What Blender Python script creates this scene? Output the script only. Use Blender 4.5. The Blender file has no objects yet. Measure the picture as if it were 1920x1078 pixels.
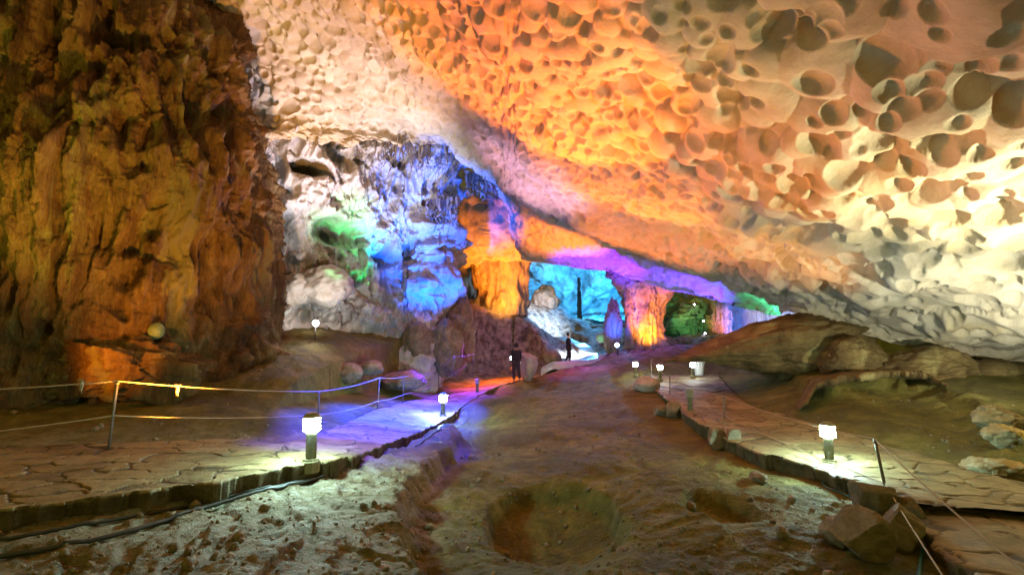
import bpy, bmesh, math, random
import numpy as np
from mathutils import Vector, Matrix, Quaternion

random.seed(7)
rng = np.random.default_rng(11)
C = bpy.context.scene.collection
R = math.radians
CAMZ = 1.65
PITCH = R(7.0)
F = 907.0

# ------------------------------------------------------------------ camera geometry (site survey: sight line -> point)
def ray(px, py):
    dx = (px - 960.0) / F
    dy = (539.0 - py) / F
    return np.array([dx, math.cos(PITCH) - dy * math.sin(PITCH), math.sin(PITCH) + dy * math.cos(PITCH)])

def W(px, py, D):
    r = ray(px, py)
    return r * (D / r[1]) + np.array([0, 0, CAMZ])

def WZ(px, py, z):
    r = ray(px, py)
    return r * ((z - CAMZ) / r[2]) + np.array([0, 0, CAMZ])

# ------------------------------------------------------------------ noise
_perm = np.arange(256); np.random.default_rng(3).shuffle(_perm); _perm = np.concatenate([_perm, _perm, _perm]).astype(np.int32)
_g = np.random.default_rng(5).normal(size=(256, 3)); _g /= np.linalg.norm(_g, axis=1)[:, None]; _g = _g.astype(np.float32)
_rv = np.random.default_rng(9).random((256, 4)).astype(np.float32)

def noise(p, off=0.0):
    p = np.asarray(p, dtype=np.float64) + off
    i = np.floor(p).astype(np.int64)
    f = (p - i).astype(np.float32)
    i = (i & 255).astype(np.int32)
    u = f * f * f * (f * (f * 6 - 15) + 10)
    res = 0
    for a in (0, 1):
        pa = _perm[(i[:, 0] + a) & 255]
        for b in (0, 1):
            pb = _perm[(pa + i[:, 1] + b) & 255]
            for c in (0, 1):
                h = _perm[(pb + i[:, 2] + c) & 255]
                g = _g[h]
                d = g[:, 0] * (f[:, 0] - a) + g[:, 1] * (f[:, 1] - b) + g[:, 2] * (f[:, 2] - c)
                w = (u[:, 0] if a else 1 - u[:, 0]) * (u[:, 1] if b else 1 - u[:, 1]) * (u[:, 2] if c else 1 - u[:, 2])
                res = res + d * w
    return res * 1.4

def fbm(p, octv=4, off=0.0, gain=0.5):
    s = 0; a = 1.0; q = np.asarray(p, dtype=np.float64)
    for k in range(octv):
        s = s + a * noise(q, off + 17.3 * k)
        q = q * 2.03; a *= gain
    return s

def ridged(p, octv=4, off=0.0):
    s = 0; a = 1.0; q = np.asarray(p, dtype=np.float64)
    for k in range(octv):
        s = s + a * (1 - 2 * np.abs(noise(q, off + 13.7 * k)))
        q = q * 2.1; a *= 0.5
    return s

def worley(p, jit=1.0, off=0):
    """distance to nearest and second nearest feature, plus a random number of the nearest"""
    p = np.asarray(p, dtype=np.float64)
    i = np.floor(p).astype(np.int64); f = (p - i).astype(np.float32)
    n = len(p)
    f1 = np.full(n, 9.0, np.float32); f2 = np.full(n, 9.0, np.float32); rid = np.zeros(n, np.float32)
    for a in (-1, 0, 1):
        pa = _perm[(i[:, 0] + a + off) & 255]
        for b in (-1, 0, 1):
            pb = _perm[(pa + i[:, 1] + b) & 255]
            for c in (-1, 0, 1):
                h = _perm[(pb + i[:, 2] + c) & 255]
                v = _rv[h]
                d = np.sqrt((a + v[:, 0] * jit - f[:, 0]) ** 2 + (b + v[:, 1] * jit - f[:, 1]) ** 2 + (c + v[:, 2] * jit - f[:, 2]) ** 2)
                m = d < f1
                f2 = np.where(m, f1, np.minimum(f2, d))
                rid = np.where(m, v[:, 3], rid)
                f1 = np.where(m, d, f1)
    return f1, f2, rid

def bubbles(p, r0, r1, prob=1.0, off=0):
    """round scoops: for every point the height inside the nearest scattered spheres (0 outside)"""
    p = np.asarray(p, dtype=np.float64)
    i = np.floor(p).astype(np.int64); f = (p - i).astype(np.float32)
    out = np.zeros(len(p), np.float32)
    for a in (-1, 0, 1):
        pa = _perm[(i[:, 0] + a + off) & 255]
        for b in (-1, 0, 1):
            pb = _perm[(pa + i[:, 1] + b) & 255]
            for c in (-1, 0, 1):
                h = _perm[(pb + i[:, 2] + c) & 255]
                v = _rv[h]
                r = r0 + (r1 - r0) * ((v[:, 3] * 7.31) % 1.0)
                q = 1 - ((a + v[:, 0] - f[:, 0]) ** 2 + (b + v[:, 1] - f[:, 1]) ** 2 + (c + v[:, 2] - f[:, 2]) ** 2) / (r * r)
                out = np.maximum(out, np.where((q > 0) & (v[:, 3] < prob), q * r * r, 0))
    return np.sqrt(out)

def sstep(a, b, x):
    t = np.clip((x - a) / (b - a), 0, 1)
    return t * t * (3 - 2 * t)

class RBF:
    def __init__(self, X, y, kind):
        self.X = np.asarray(X, float); self.kind = kind
        n, d = self.X.shape
        K = self.k(self.X[:, None, :] - self.X[None, :, :])
        P = np.hstack([np.ones((n, 1)), self.X])
        A = np.zeros((n + d + 1, n + d + 1)); A[:n, :n] = K + np.eye(n) * (0.02 if kind == "lin" else 1e-4); A[:n, n:] = P; A[n:, :n] = P.T
        self.w = np.linalg.solve(A, np.concatenate([np.asarray(y, float), np.zeros(d + 1)]))
    def k(self, dv):
        r = np.sqrt((dv ** 2).sum(-1))
        if self.kind == 'tps':
            return np.where(r > 1e-9, r * r * np.log(np.maximum(r, 1e-9)), 0)
        if self.kind == 'lin':
            return -np.sqrt(r * r + 0.02)
        return r ** 3
    def __call__(self, Q):
        Q = np.asarray(Q, float); n = len(self.X); out = np.zeros(len(Q))
        for s in range(0, len(Q), 40000):
            q = Q[s:s + 40000]
            out[s:s + 40000] = self.k(q[:, None, :] - self.X[None]) @ self.w[:n] + self.w[n] + q @ self.w[n + 1:]
        return out

# ------------------------------------------------------------------ object helpers
def link(name, me, mat=None, parent=None, smooth=True):
    o = bpy.data.objects.new(name, me); C.objects.link(o)
    if mat is not None: me.materials.append(mat)
    if parent is not None: o.parent = parent
    if smooth and len(me.polygons):
        me.polygons.foreach_set('use_smooth', np.ones(len(me.polygons), dtype=bool))
    return o

def mesh_np(name, V, Q):
    me = bpy.data.meshes.new(name)
    V = np.asarray(V, np.float32); Q = np.asarray(Q, np.int32); k = Q.shape[1]
    me.vertices.add(len(V)); me.vertices.foreach_set('co', V.ravel())
    me.loops.add(Q.size); me.loops.foreach_set('vertex_index', Q.ravel())
    me.polygons.add(len(Q)); me.polygons.foreach_set('loop_start', np.arange(0, Q.size, k, dtype=np.int32))
    me.update(calc_edges=True)
    return me

def grid_quads(n, m, wrap=False):
    a = np.arange(n * m).reshape(n, m)
    if wrap: a = np.concatenate([a, a[:, :1]], 1)
    return np.stack([a[:-1, :-1], a[:-1, 1:], a[1:, 1:], a[1:, :-1]], -1).reshape(-1, 4)

def grid_normals(P, wrap=False):
    if wrap:
        du = np.roll(P, -1, 1) - np.roll(P, 1, 1)
    else:
        du = np.gradient(P, axis=1)
    dv = np.gradient(P, axis=0)
    n = np.cross(du, dv); n /= np.linalg.norm(n, axis=-1, keepdims=True) + 1e-12
    return n

def grid_obj(name, P, mat, parent=None, wrap=False, smooth=True):
    n, m, _ = P.shape
    return link(name, mesh_np(name, P.reshape(-1, 3), grid_quads(n, m, wrap)), mat, parent, smooth)

def tag(o, label=None, cat=None, group=None, kind=None):
    if label: o['label'] = label
    if cat: o['category'] = cat
    if group: o['group'] = group
    if kind: o['kind'] = kind
    return o

def empty(name, loc, rz=0.0):
    o = bpy.data.objects.new(name, None); C.objects.link(o); o.location = loc; o.rotation_euler = (0, 0, rz)
    o.empty_display_size = 0.2
    return o

def bm_obj(name, bm, mat, parent=None, smooth=False):
    me = bpy.data.meshes.new(name); bm.normal_update(); bm.to_mesh(me); bm.free()
    return link(name, me, mat, parent, smooth)

def lathe(profile, seg=24, cap=True):
    """profile: list of (r, z)"""
    bm = bmesh.new(); rings = []
    for r, z in profile:
        rings.append([bm.verts.new((r * math.cos(2 * math.pi * k / seg), r * math.sin(2 * math.pi * k / seg), z)) for k in range(seg)])
    for a, b in zip(rings[:-1], rings[1:]):
        for k in range(seg):
            bm.faces.new((a[k], a[(k + 1) % seg], b[(k + 1) % seg], b[k]))
    if cap:
        bm.faces.new(rings[0][::-1]); bm.faces.new(rings[-1])
    return bm

def tube_np(pts, rad, seg=8):
    pts = np.asarray(pts, float); n = len(pts)
    T = np.gradient(pts, axis=0); T /= np.linalg.norm(T, axis=1)[:, None] + 1e-12
    up = np.array([0, 0, 1.0]); A = np.cross(T, up); l = np.linalg.norm(A, axis=1)
    A[l < 1e-3] = [1, 0, 0]; A /= np.linalg.norm(A, axis=1)[:, None]
    B = np.cross(A, T)
    ang = np.linspace(0, 2 * math.pi, seg, endpoint=False)
    rad = np.broadcast_to(np.asarray(rad, float), (n,))
    P = pts[:, None, :] + rad[:, None, None] * (np.cos(ang)[None, :, None] * A[:, None, :] + np.sin(ang)[None, :, None] * B[:, None, :])
    V = np.concatenate([P.reshape(-1, 3), pts[:1], pts[-1:]])
    Q = grid_quads(n, seg, True)
    c0, c1 = n * seg, n * seg + 1
    caps = [[c0, (k + 1) % seg, k, k] for k in range(seg)]
    return V, Q, n, seg

def tube(name, pts, rad, mat, parent=None, seg=8):
    V, Q, n, seg = tube_np(pts, rad, seg)
    return link(name, mesh_np(name, V[:-2], Q), mat, parent)

def bez(pts, n=60):
    """smooth curve through points (Catmull-Rom)"""
    p = np.asarray(pts, float); p = np.vstack([2 * p[0] - p[1], p, 2 * p[-1] - p[-2]])
    out = []
    m = len(p) - 3; per = max(2, n // m)
    for i in range(m):
        t = np.linspace(0, 1, per, endpoint=(i == m - 1))[:, None]
        a, b, c, d = p[i], p[i + 1], p[i + 2], p[i + 3]
        out.append(0.5 * (2 * b + (c - a) * t + (2 * a - 5 * b + 4 * c - d) * t ** 2 + (3 * b - a - 3 * c + d) * t ** 3))
    return np.vstack(out)

# ------------------------------------------------------------------ materials
def mat_new(name):
    m = bpy.data.materials.new(name); m.use_nodes = True
    return m, m.node_tree, m.node_tree.nodes['Principled BSDF']

def N(nt, t, **kw):
    n = nt.nodes.new(t)
    for k, v in kw.items():
        if k in n.inputs.keys(): n.inputs[k].default_value = v
        else: setattr(n, k, v)
    return n

def rock_mat(name, cols, scale=1.0, stretch=(1, 1, 1), bump=0.6, fine=18.0, rough=0.85, stain=None, stain_pos=(0.52, 0.66), spec=0.3, dist=0.05, fineamt=0.6):
    m, nt, b = mat_new(name); L = nt.links.new
    tc = N(nt, 'ShaderNodeTexCoord'); mp = N(nt, 'ShaderNodeMapping'); mp.inputs['Scale'].default_value = stretch
    L(tc.outputs['Object'], mp.inputs[0])
    n1 = N(nt, 'ShaderNodeTexNoise', Scale=scale, Detail=11.0, Roughness=0.74, Distortion=0.4); L(mp.outputs[0], n1.inputs['Vector'])
    cr = N(nt, 'ShaderNodeValToRGB'); L(n1.outputs[0], cr.inputs[0])
    el = cr.color_ramp.elements
    pos = np.linspace(0.30, 0.70, len(cols))
    el[0].position = pos[0]; el[0].color = (*cols[0], 1); el[1].position = pos[-1]; el[1].color = (*cols[-1], 1)
    for q, c in zip(pos[1:-1], cols[1:-1]):
        e = el.new(q); e.color = (*c, 1)
    col = cr.outputs[0]
    if stain is not None:
        n3 = N(nt, 'ShaderNodeTexNoise', Scale=scale * 0.45, Detail=6.0, Roughness=0.6, Distortion=1.0)
        mp3 = N(nt, 'ShaderNodeMapping'); mp3.inputs['Location'].default_value = (5.3, 2.1, 9.7); mp3.inputs['Scale'].default_value = stretch
        L(tc.outputs['Object'], mp3.inputs[0]); L(mp3.outputs[0], n3.inputs['Vector'])
        r3 = N(nt, 'ShaderNodeValToRGB'); L(n3.outputs[0], r3.inputs[0])
        r3.color_ramp.elements[0].position = stain_pos[0]; r3.color_ramp.elements[1].position = stain_pos[1]
        mx = N(nt, 'ShaderNodeMix', data_type='RGBA'); L(r3.outputs[0], mx.inputs[0]); L(col, mx.inputs[6]); mx.inputs[7].default_value = (*stain, 1)
        col = mx.outputs[2]
    L(col, b.inputs['Base Color'])
    n2 = N(nt, 'ShaderNodeTexNoise', Scale=scale * fine, Detail=8.0, Roughness=0.72, Distortion=0.5); L(mp.outputs[0], n2.inputs['Vector'])
    n4 = N(nt, 'ShaderNodeTexNoise', Scale=scale * fine * 0.22, Detail=6.0, Roughness=0.6); L(mp.outputs[0], n4.inputs['Vector'])
    ad = N(nt, 'ShaderNodeMath', operation='MULTIPLY_ADD'); L(n2.outputs[0], ad.inputs[0]); ad.inputs[1].default_value = fineamt; L(n4.outputs[0], ad.inputs[2])
    bp = N(nt, 'ShaderNodeBump', Strength=bump, Distance=dist); L(ad.outputs[0], bp.inputs['Height']); L(bp.outputs[0], b.inputs['Normal'])
    b.inputs['Roughness'].default_value = rough; b.inputs['Specular IOR Level'].default_value = spec
    return m

def plain_mat(name, c, rough=0.5, metal=0.0, spec=0.5, nscale=30.0, namt=0.25, bump=0.15):
    m, nt, b = mat_new(name); L = nt.links.new
    tc = N(nt, 'ShaderNodeTexCoord'); n1 = N(nt, 'ShaderNodeTexNoise', Scale=nscale, Detail=6.0); L(tc.outputs['Object'], n1.inputs['Vector'])
    mx = N(nt, 'ShaderNodeMix', data_type='RGBA'); L(n1.outputs[0], mx.inputs[0])
    mx.inputs[6].default_value = (*[x * (1 - namt) for x in c], 1); mx.inputs[7].default_value = (*[min(1, x * (1 + namt)) for x in c], 1)
    L(mx.outputs[2], b.inputs['Base Color'])
    bp = N(nt, 'ShaderNodeBump', Strength=bump, Distance=0.01); L(n1.outputs[0], bp.inputs['Height']); L(bp.outputs[0], b.inputs['Normal'])
    b.inputs['Roughness'].default_value = rough; b.inputs['Metallic'].default_value = metal; b.inputs['Specular IOR Level'].default_value = spec
    return m

def glow_mat(name, c, s):
    m, nt, b = mat_new(name)
    b.inputs['Base Color'].default_value = (0.8, 0.8, 0.8, 1)
    b.inputs['Emission Color'].default_value = (*c, 1); b.inputs['Emission Strength'].default_value = s
    return m

def paving_mat(name, cols, gap, rough=0.6):
    """flagstones: the mesh carries the joint width and a number per stone, worked out where the stones are laid"""
    m, nt, b = mat_new(name); L = nt.links.new
    tc = N(nt, 'ShaderNodeTexCoord')
    aj = N(nt, 'ShaderNodeAttribute', attribute_name='joint'); as_ = N(nt, 'ShaderNodeAttribute', attribute_name='stone')
    n1 = N(nt, 'ShaderNodeTexNoise', Scale=2.6, Detail=11.0, Roughness=0.74); L(tc.outputs['Object'], n1.inputs['Vector'])
    hs = N(nt, 'ShaderNodeMath', operation='MULTIPLY_ADD'); L(as_.outputs['Fac'], hs.inputs[0]); hs.inputs[1].default_value = 0.22; L(n1.outputs[0], hs.inputs[2])
    cr = N(nt, 'ShaderNodeValToRGB'); L(hs.outputs[0], cr.inputs[0]); el = cr.color_ramp.elements
    el[0].position = 0.38; el[0].color = (*cols[0], 1); el[1].position = 0.86; el[1].color = (*cols[2], 1); e = el.new(0.6); e.color = (*cols[1], 1)
    n3 = N(nt, 'ShaderNodeTexNoise', Scale=0.7, Detail=8.0, Roughness=0.7); L(tc.outputs['Object'], n3.inputs['Vector'])
    r3 = N(nt, 'ShaderNodeMapRange'); L(n3.outputs[0], r3.inputs[0]); r3.inputs[1].default_value = 0.50; r3.inputs[2].default_value = 0.68; r3.inputs[4].default_value = 0.75
    md = N(nt, 'ShaderNodeMix', data_type='RGBA'); L(r3.outputs[0], md.inputs[0]); L(cr.outputs[0], md.inputs[6]); md.inputs[7].default_value = (*cols[0], 1)
    m2 = N(nt, 'ShaderNodeMix', data_type='RGBA'); L(aj.outputs['Fac'], m2.inputs[0]); L(md.outputs[2], m2.inputs[6]); m2.inputs[7].default_value = (*gap, 1)
    L(m2.outputs[2], b.inputs['Base Color'])
    n2 = N(nt, 'ShaderNodeTexNoise', Scale=22.0, Detail=8.0, Roughness=0.7); L(tc.outputs['Object'], n2.inputs['Vector'])
    bp = N(nt, 'ShaderNodeBump', Strength=0.8, Distance=0.02); L(n2.outputs[0], bp.inputs['Height']); L(bp.outputs[0], b.inputs['Normal'])
    b.inputs['Roughness'].default_value = rough
    return m

M = {}
M['ceiling'] = rock_mat('scalloped_limestone', [(0.46, 0.38, 0.26), (0.64, 0.56, 0.42), (0.74, 0.67, 0.53)], scale=0.9, bump=0.5, fine=20, stain=(0.58, 0.46, 0.24), stain_pos=(0.52, 0.72), dist=0.08)
M['wall'] = rock_mat('pale_flowstone', [(0.20, 0.17, 0.15), (0.58, 0.55, 0.50), (0.78, 0.76, 0.72)], scale=0.8, stretch=(1, 1, 0.5), bump=0.9, fine=9, stain=(0.16, 0.13, 0.12), stain_pos=(0.60, 0.70), dist=0.10)
M['pillar'] = rock_mat('brown_cave_rock', [(0.03, 0.018, 0.008), (0.19, 0.11, 0.042), (0.36, 0.235, 0.09), (0.52, 0.40, 0.17)], scale=1.5, stretch=(1, 1, 0.22), bump=1.0, fine=14, stain=(0.36, 0.32, 0.12), stain_pos=(0.54, 0.60), dist=0.22, fineamt=1.0)
M['ground'] = rock_mat('packed_clay', [(0.062, 0.054, 0.012), (0.19, 0.170, 0.036), (0.32, 0.28, 0.075)], scale=1.3, bump=1.0, fine=16, stain=(0.13, 0.115, 0.035), stain_pos=(0.50, 0.62), rough=0.75, dist=0.11)
def far_pale(m):
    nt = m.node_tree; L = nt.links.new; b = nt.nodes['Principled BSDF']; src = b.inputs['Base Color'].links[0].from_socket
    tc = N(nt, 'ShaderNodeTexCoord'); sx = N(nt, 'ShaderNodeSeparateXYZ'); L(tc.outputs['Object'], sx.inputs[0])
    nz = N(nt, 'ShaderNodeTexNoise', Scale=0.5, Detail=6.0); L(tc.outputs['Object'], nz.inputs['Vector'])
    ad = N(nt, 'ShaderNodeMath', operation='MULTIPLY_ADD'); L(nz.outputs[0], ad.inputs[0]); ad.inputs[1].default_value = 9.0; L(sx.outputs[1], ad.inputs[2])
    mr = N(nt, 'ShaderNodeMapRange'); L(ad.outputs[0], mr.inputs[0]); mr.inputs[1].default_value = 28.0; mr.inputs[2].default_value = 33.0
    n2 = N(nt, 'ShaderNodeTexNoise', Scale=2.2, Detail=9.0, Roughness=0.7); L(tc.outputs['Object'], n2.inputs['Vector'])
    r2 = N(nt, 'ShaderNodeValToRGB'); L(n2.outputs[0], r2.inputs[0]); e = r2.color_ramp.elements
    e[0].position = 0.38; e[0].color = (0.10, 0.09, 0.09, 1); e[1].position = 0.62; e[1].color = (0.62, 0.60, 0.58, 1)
    # the limestone shelf on the left is bare grey rock
    n5 = N(nt, 'ShaderNodeTexNoise', Scale=1.1, Detail=7.0, Roughness=0.65); L(tc.outputs['Object'], n5.inputs['Vector'])
    a5 = N(nt, 'ShaderNodeMath', operation='MULTIPLY_ADD'); L(n5.outputs[0], a5.inputs[0]); a5.inputs[1].default_value = 2.6; L(sx.outputs[0], a5.inputs[2])
    m5 = N(nt, 'ShaderNodeMapRange'); L(a5.outputs[0], m5.inputs[0]); m5.inputs[1].default_value = 0.55; m5.inputs[2].default_value = 0.0
    y5 = N(nt, 'ShaderNodeMapRange'); L(sx.outputs[1], y5.inputs[0]); y5.inputs[1].default_value = 10.0; y5.inputs[2].default_value = 8.0
    f5 = N(nt, 'ShaderNodeMath', operation='MULTIPLY'); L(m5.outputs[0], f5.inputs[0]); L(y5.outputs[0], f5.inputs[1])
    n6 = N(nt, 'ShaderNodeTexNoise', Scale=4.0, Detail=10.0, Roughness=0.75); L(tc.outputs['Object'], n6.inputs['Vector'])
    r6 = N(nt, 'ShaderNodeValToRGB'); L(n6.outputs[0], r6.inputs[0]); e6 = r6.color_ramp.elements
    e6[0].position = 0.36; e6[0].color = (0.09, 0.075, 0.03, 1); e6[1].position = 0.62; e6[1].color = (0.42, 0.40, 0.32, 1)
    q6 = e6.new(0.47); q6.color = (0.26, 0.23, 0.13, 1)
    x6 = N(nt, 'ShaderNodeMix', data_type='RGBA'); L(f5.outputs[0], x6.inputs[0]); L(src, x6.inputs[6]); L(r6.outputs[0], x6.inputs[7]); src = x6.outputs[2]
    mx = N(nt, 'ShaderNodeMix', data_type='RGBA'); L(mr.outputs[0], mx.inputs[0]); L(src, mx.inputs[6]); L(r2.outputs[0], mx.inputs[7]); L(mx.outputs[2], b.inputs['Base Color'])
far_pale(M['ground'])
M['boulder'] = rock_mat('ochre_boulder', [(0.05, 0.034, 0.014), (0.20, 0.14, 0.055), (0.33, 0.25, 0.10)], scale=1.4, bump=1.0, fine=14, stain=(0.40, 0.34, 0.14), stain_pos=(0.56, 0.66), fineamt=0.9)
M['rock'] = rock_mat('grey_brown_rock', [(0.12, 0.09, 0.055), (0.25, 0.20, 0.12), (0.40, 0.34, 0.24)], scale=2.5, bump=0.9, fine=7)
M['pale_rock'] = rock_mat('pale_rock', [(0.36, 0.31, 0.24), (0.55, 0.50, 0.42), (0.70, 0.66, 0.58)], scale=2.0, bump=0.8, fine=7)
M['drip'] = rock_mat('dripstone', [(0.10, 0.07, 0.05), (0.40, 0.34, 0.28), (0.60, 0.54, 0.46)], scale=1.6, stretch=(1, 1, 0.22), bump=0.9, fine=8, dist=0.10)
M['cavern'] = rock_mat('cavern_limestone', [(0.10, 0.10, 0.10), (0.42, 0.42, 0.42), (0.80, 0.80, 0.79)], scale=0.5, bump=1.0, fine=9, dist=0.25)
M['green_rock'] = rock_mat('green_toned_rock', [(0.06, 0.09, 0.05), (0.20, 0.30, 0.16), (0.34, 0.46, 0.26)], scale=1.5, bump=1.0, fine=8, dist=0.1)  # mottled green base colour, shared by the pillar stone and the grotto rock
M['path'] = paving_mat('flagstone_paving', [(0.10, 0.075, 0.025), (0.26, 0.20, 0.085), (0.42, 0.34, 0.17)], (0.05, 0.04, 0.02))
M['cream_rock'] = rock_mat('cream_rock', [(0.20, 0.15, 0.07), (0.42, 0.34, 0.18), (0.58, 0.50, 0.32)], scale=2.5, bump=1.0, fine=7)
M['kerb'] = rock_mat('dark_kerb_rubble', [(0.05, 0.04, 0.02), (0.14, 0.11, 0.05), (0.24, 0.19, 0.10)], scale=3.0, bump=1.0, fine=6)
M['wet'] = plain_mat('wet_concrete', (0.55, 0.55, 0.55), rough=0.25, nscale=4)
M['rope'] = plain_mat('hemp_rope', (0.42, 0.32, 0.18), rough=0.9, nscale=90)
M['post'] = plain_mat('rusty_steel', (0.22, 0.18, 0.13), rough=0.55, metal=0.6, nscale=25, namt=0.5)
M['cable'] = plain_mat('black_cable', (0.03, 0.04, 0.035), rough=0.4, nscale=20)
M['hose'] = plain_mat('teal_hose', (0.02, 0.16, 0.18), rough=0.35, nscale=20)
M['bollard'] = plain_mat('mossy_concrete', (0.26, 0.24, 0.12), rough=0.8, nscale=14, namt=0.5, bump=0.4)
M['cap'] = plain_mat('lamp_cap', (0.28, 0.30, 0.18), rough=0.6, nscale=20)
M['lamp'] = glow_mat('lamp_glass', (0.60, 1.0, 0.95), 420.0)
M['lampfar'] = glow_mat('far_lamp_glass', (0.85, 1.0, 1.0), 90.0)
M['dead'] = plain_mat('unlit_lamp_glass', (0.35, 0.33, 0.20), rough=0.4, nscale=12)
M['bin'] = plain_mat('white_plastic', (0.72, 0.75, 0.74), rough=0.45, nscale=8, namt=0.08)
M['flood'] = glow_mat('flood_lens', (0.92, 0.92, 1.0), 60.0)
M['blueflood'] = glow_mat('blue_flood_lens', (0.25, 0.35, 1.0), 60.0)
M['housing'] = plain_mat('black_housing', (0.03, 0.03, 0.03), rough=0.5)
M['cloth'] = plain_mat('dark_cloth', (0.030, 0.022, 0.035), rough=0.9, nscale=30)
M['trousers'] = plain_mat('dark_trousers', (0.05, 0.03, 0.05), rough=0.9, nscale=30)
M['skin'] = plain_mat('skin', (0.40, 0.24, 0.17), rough=0.6, nscale=12, namt=0.08)
M['hair'] = plain_mat('hair', (0.015, 0.012, 0.012), rough=0.6, nscale=60)

# ------------------------------------------------------------------ terrain
TP = []
def tz(px, py, z): TP.append(WZ(px, py, z))
def td(px, py, D): TP.append(W(px, py, D))
def tw(x, y, z): TP.append(np.array([x, y, z], float))
for a in [(0,1078,-.62),(300,1078,-.65),(600,1078,-.72),(860,1078,-.85),(1000,1078,-.72),(1300,1078,-.62),(1550,1078,-.6),(1750,1078,-.62),(1920,1078,-.7),
          (0,980,-.45),(300,930,-.45),(560,890,-.42),(-300,950,-.4),(700,850,-.55),
          (0,850,-.06),(300,840,-.04),(-300,850,0),(640,812,-.22),(830,779,-.62),(895,735,-.32),(965,715,-.08),
          (930,850,-.85),(870,800,-.85),(960,900,-.8),(900,980,-.85),
          (1000,745,-.2),(1010,800,-.5),(1100,870,-.6),(1200,800,-.48),(1200,900,-.58),(1150,735,.0),(1230,750,-.1),(1400,930,-.55),(1500,930,-.58),
          (1300,706,.42),(1290,790,-.35),(1400,800,-.35),(1556,866,-.48),(1750,930,-.55),(1920,950,-.55),(1450,772,.0),(1520,775,.02),(1600,800,-.06),(1700,830,-.14),(1800,830,-.12),(1920,860,-.2),
          (2300,850,-.2),(2300,1078,-.7)]: tz(*a)
for a in [(540,705,13),(420,738,12.3),(200,748,12),(0,752,11.8),(-400,760,11),(600,662,16),(600,622,18.2),(520,640,16.5),(700,690,17),(720,732,15.5),(640,720,14.5),(760,655,20.5),(850,662,22),(880,692,22),(800,700,19),
          (1000,702,24.5),(1100,690,28),(1180,700,22),(1150,665,27),(1210,655,28.5),(1250,672,24),(1050,652,34),(1100,632,42),(1100,604,50),(1100,592,60),(1250,592,60),(900,640,25),(900,575,31),(940,600,28.5),(940,568,32),(1000,568,38),(1045,578,39.5),(1000,600,34),(1200,620,40),
          (1300,632,33),(1400,625,36),(1470,605,36),(1400,700,19),(1500,695,18),(1600,690,17),(1500,745,13.6),(1700,738,13.2),(1900,735,12.8),(1920,700,14),(2200,720,13),(1500,590,60),(700,600,45)]: td(*a)
for a in [(-4,0,-.7),(0,0,-.8),(4,0,-.7),(-9,-3,-.3),(9,-3,-.6),(0,-7,-.6),(-20,5,.3),(22,10,.8),(-25,30,1.5),(40,40,3),(-15,50,4)]: tw(*a)
TP = np.array(TP)
ground_rbf = RBF(TP[:, :2], TP[:, 2], 'lin')

def poly_world(lst): return np.array([WZ(px, py, z)[:2] for px, py, z in lst])

def seg_dist(Q, P, closed=False):
    P = np.asarray(P); d = np.full(len(Q), 1e9)
    idx = range(len(P) if closed else len(P) - 1)
    for i in idx:
        a = P[i]; b = P[(i + 1) % len(P)]; ab = b - a
        t = np.clip(((Q - a) @ ab) / (ab @ ab + 1e-12), 0, 1)
        d = np.minimum(d, np.linalg.norm(Q - a - t[:, None] * ab, axis=1))
    return d

def inside(Q, P):
    P = np.asarray(P); c = np.zeros(len(Q), bool); j = len(P) - 1
    for i in range(len(P)):
        yi, yj = P[i, 1], P[j, 1]
        m = ((yi > Q[:, 1]) != (yj > Q[:, 1]))
        xi = (P[j, 0] - P[i, 0]) * (Q[:, 1] - yi) / (yj - yi + 1e-12) + P[i, 0]
        c ^= m & (Q[:, 0] < xi); j = i
    return c

def sdf(Q, P):
    d = seg_dist(Q, P, True)
    return np.where(inside(Q, P), d, -d)      # positive inside

# left path edges and right path edges (pixel y, z)
LP_near = [(-500,1040,.0),(-200,985,.0),(0,955,.0),(150,935,.0),(300,915,.0),(430,896,.0),(560,870,.0),(650,855,-.05),(740,825,-.25),(832,787,-.45),(872,757,-.4),(905,737,-.25),(945,720,-.08),(990,709,.03)]
LP_far = [(-500,900,.0),(-200,862,.0),(0,842,.0),(130,832,.0),(300,828,.0),(440,822,.0),(530,830,.0),(640,797,-.12),(705,768,-.22),(765,752,-.32),(832,736,-.38),(880,722,-.28),(925,709,-.1),(962,703,.02)]
RP_left = [(1208,704,.42),(1226,726,.2),(1290,778,-.1),(1400,838,-.25),(1500,868,-.3),(1570,890,-.3),(1640,918,-.3),(1690,940,-.31)]
RP_right = [(1345,702,.46),(1368,728,.2),(1405,758,-.02),(1500,785,-.1),(1640,828,-.2),(1750,858,-.25),(1920,905,-.3),(2200,980,-.32)]
SHELF = poly_world([(-400,1010,-.2),(0,970,-.2),(300,930,-.2),(580,882,-.2),(740,838,-.3),(836,800,-.45),(868,806,-.45),(850,830,-.4),(795,868,-.3),(768,905,-.25),(775,950,-.22),(800,1000,-.2),(835,1078,-.2),(850,1200,-.2),(800,1700,-.2),(-900,1900,-.2),(-900,1200,-.2)])
LEDGE = poly_world([(1385,752,.1),(1440,765,.1),(1500,768,.12),(1550,756,.16),(1640,752,.18),(1720,754,.18),(1790,768,.15),(1850,792,.1),(1900,835,.0),(2100,900,0)])
LEDGE_LINE = LEDGE.copy()
LEDGE = LEDGE + np.array([0.12, 0.28])
LEDGE = np.vstack([LEDGE, [[14, 7], [20, 16], [9, 15.8], [5.5, 15.5]]])
LPN = np.array([WZ(*a) for a in LP_near]); LPF = np.array([WZ(*a) for a in LP_far])
RPL = np.array([WZ(*a) for a in RP_left]); RPR = np.array([WZ(*a) for a in RP_right])
LPOLY = np.vstack([LPN, LPF[::-1]])[:, :2]; RPOLY = np.vstack([RPL, RPR[::-1]])[:, :2]
PIT = (0.60, 7.45); PIT2 = (2.95, 7.2)

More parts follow.
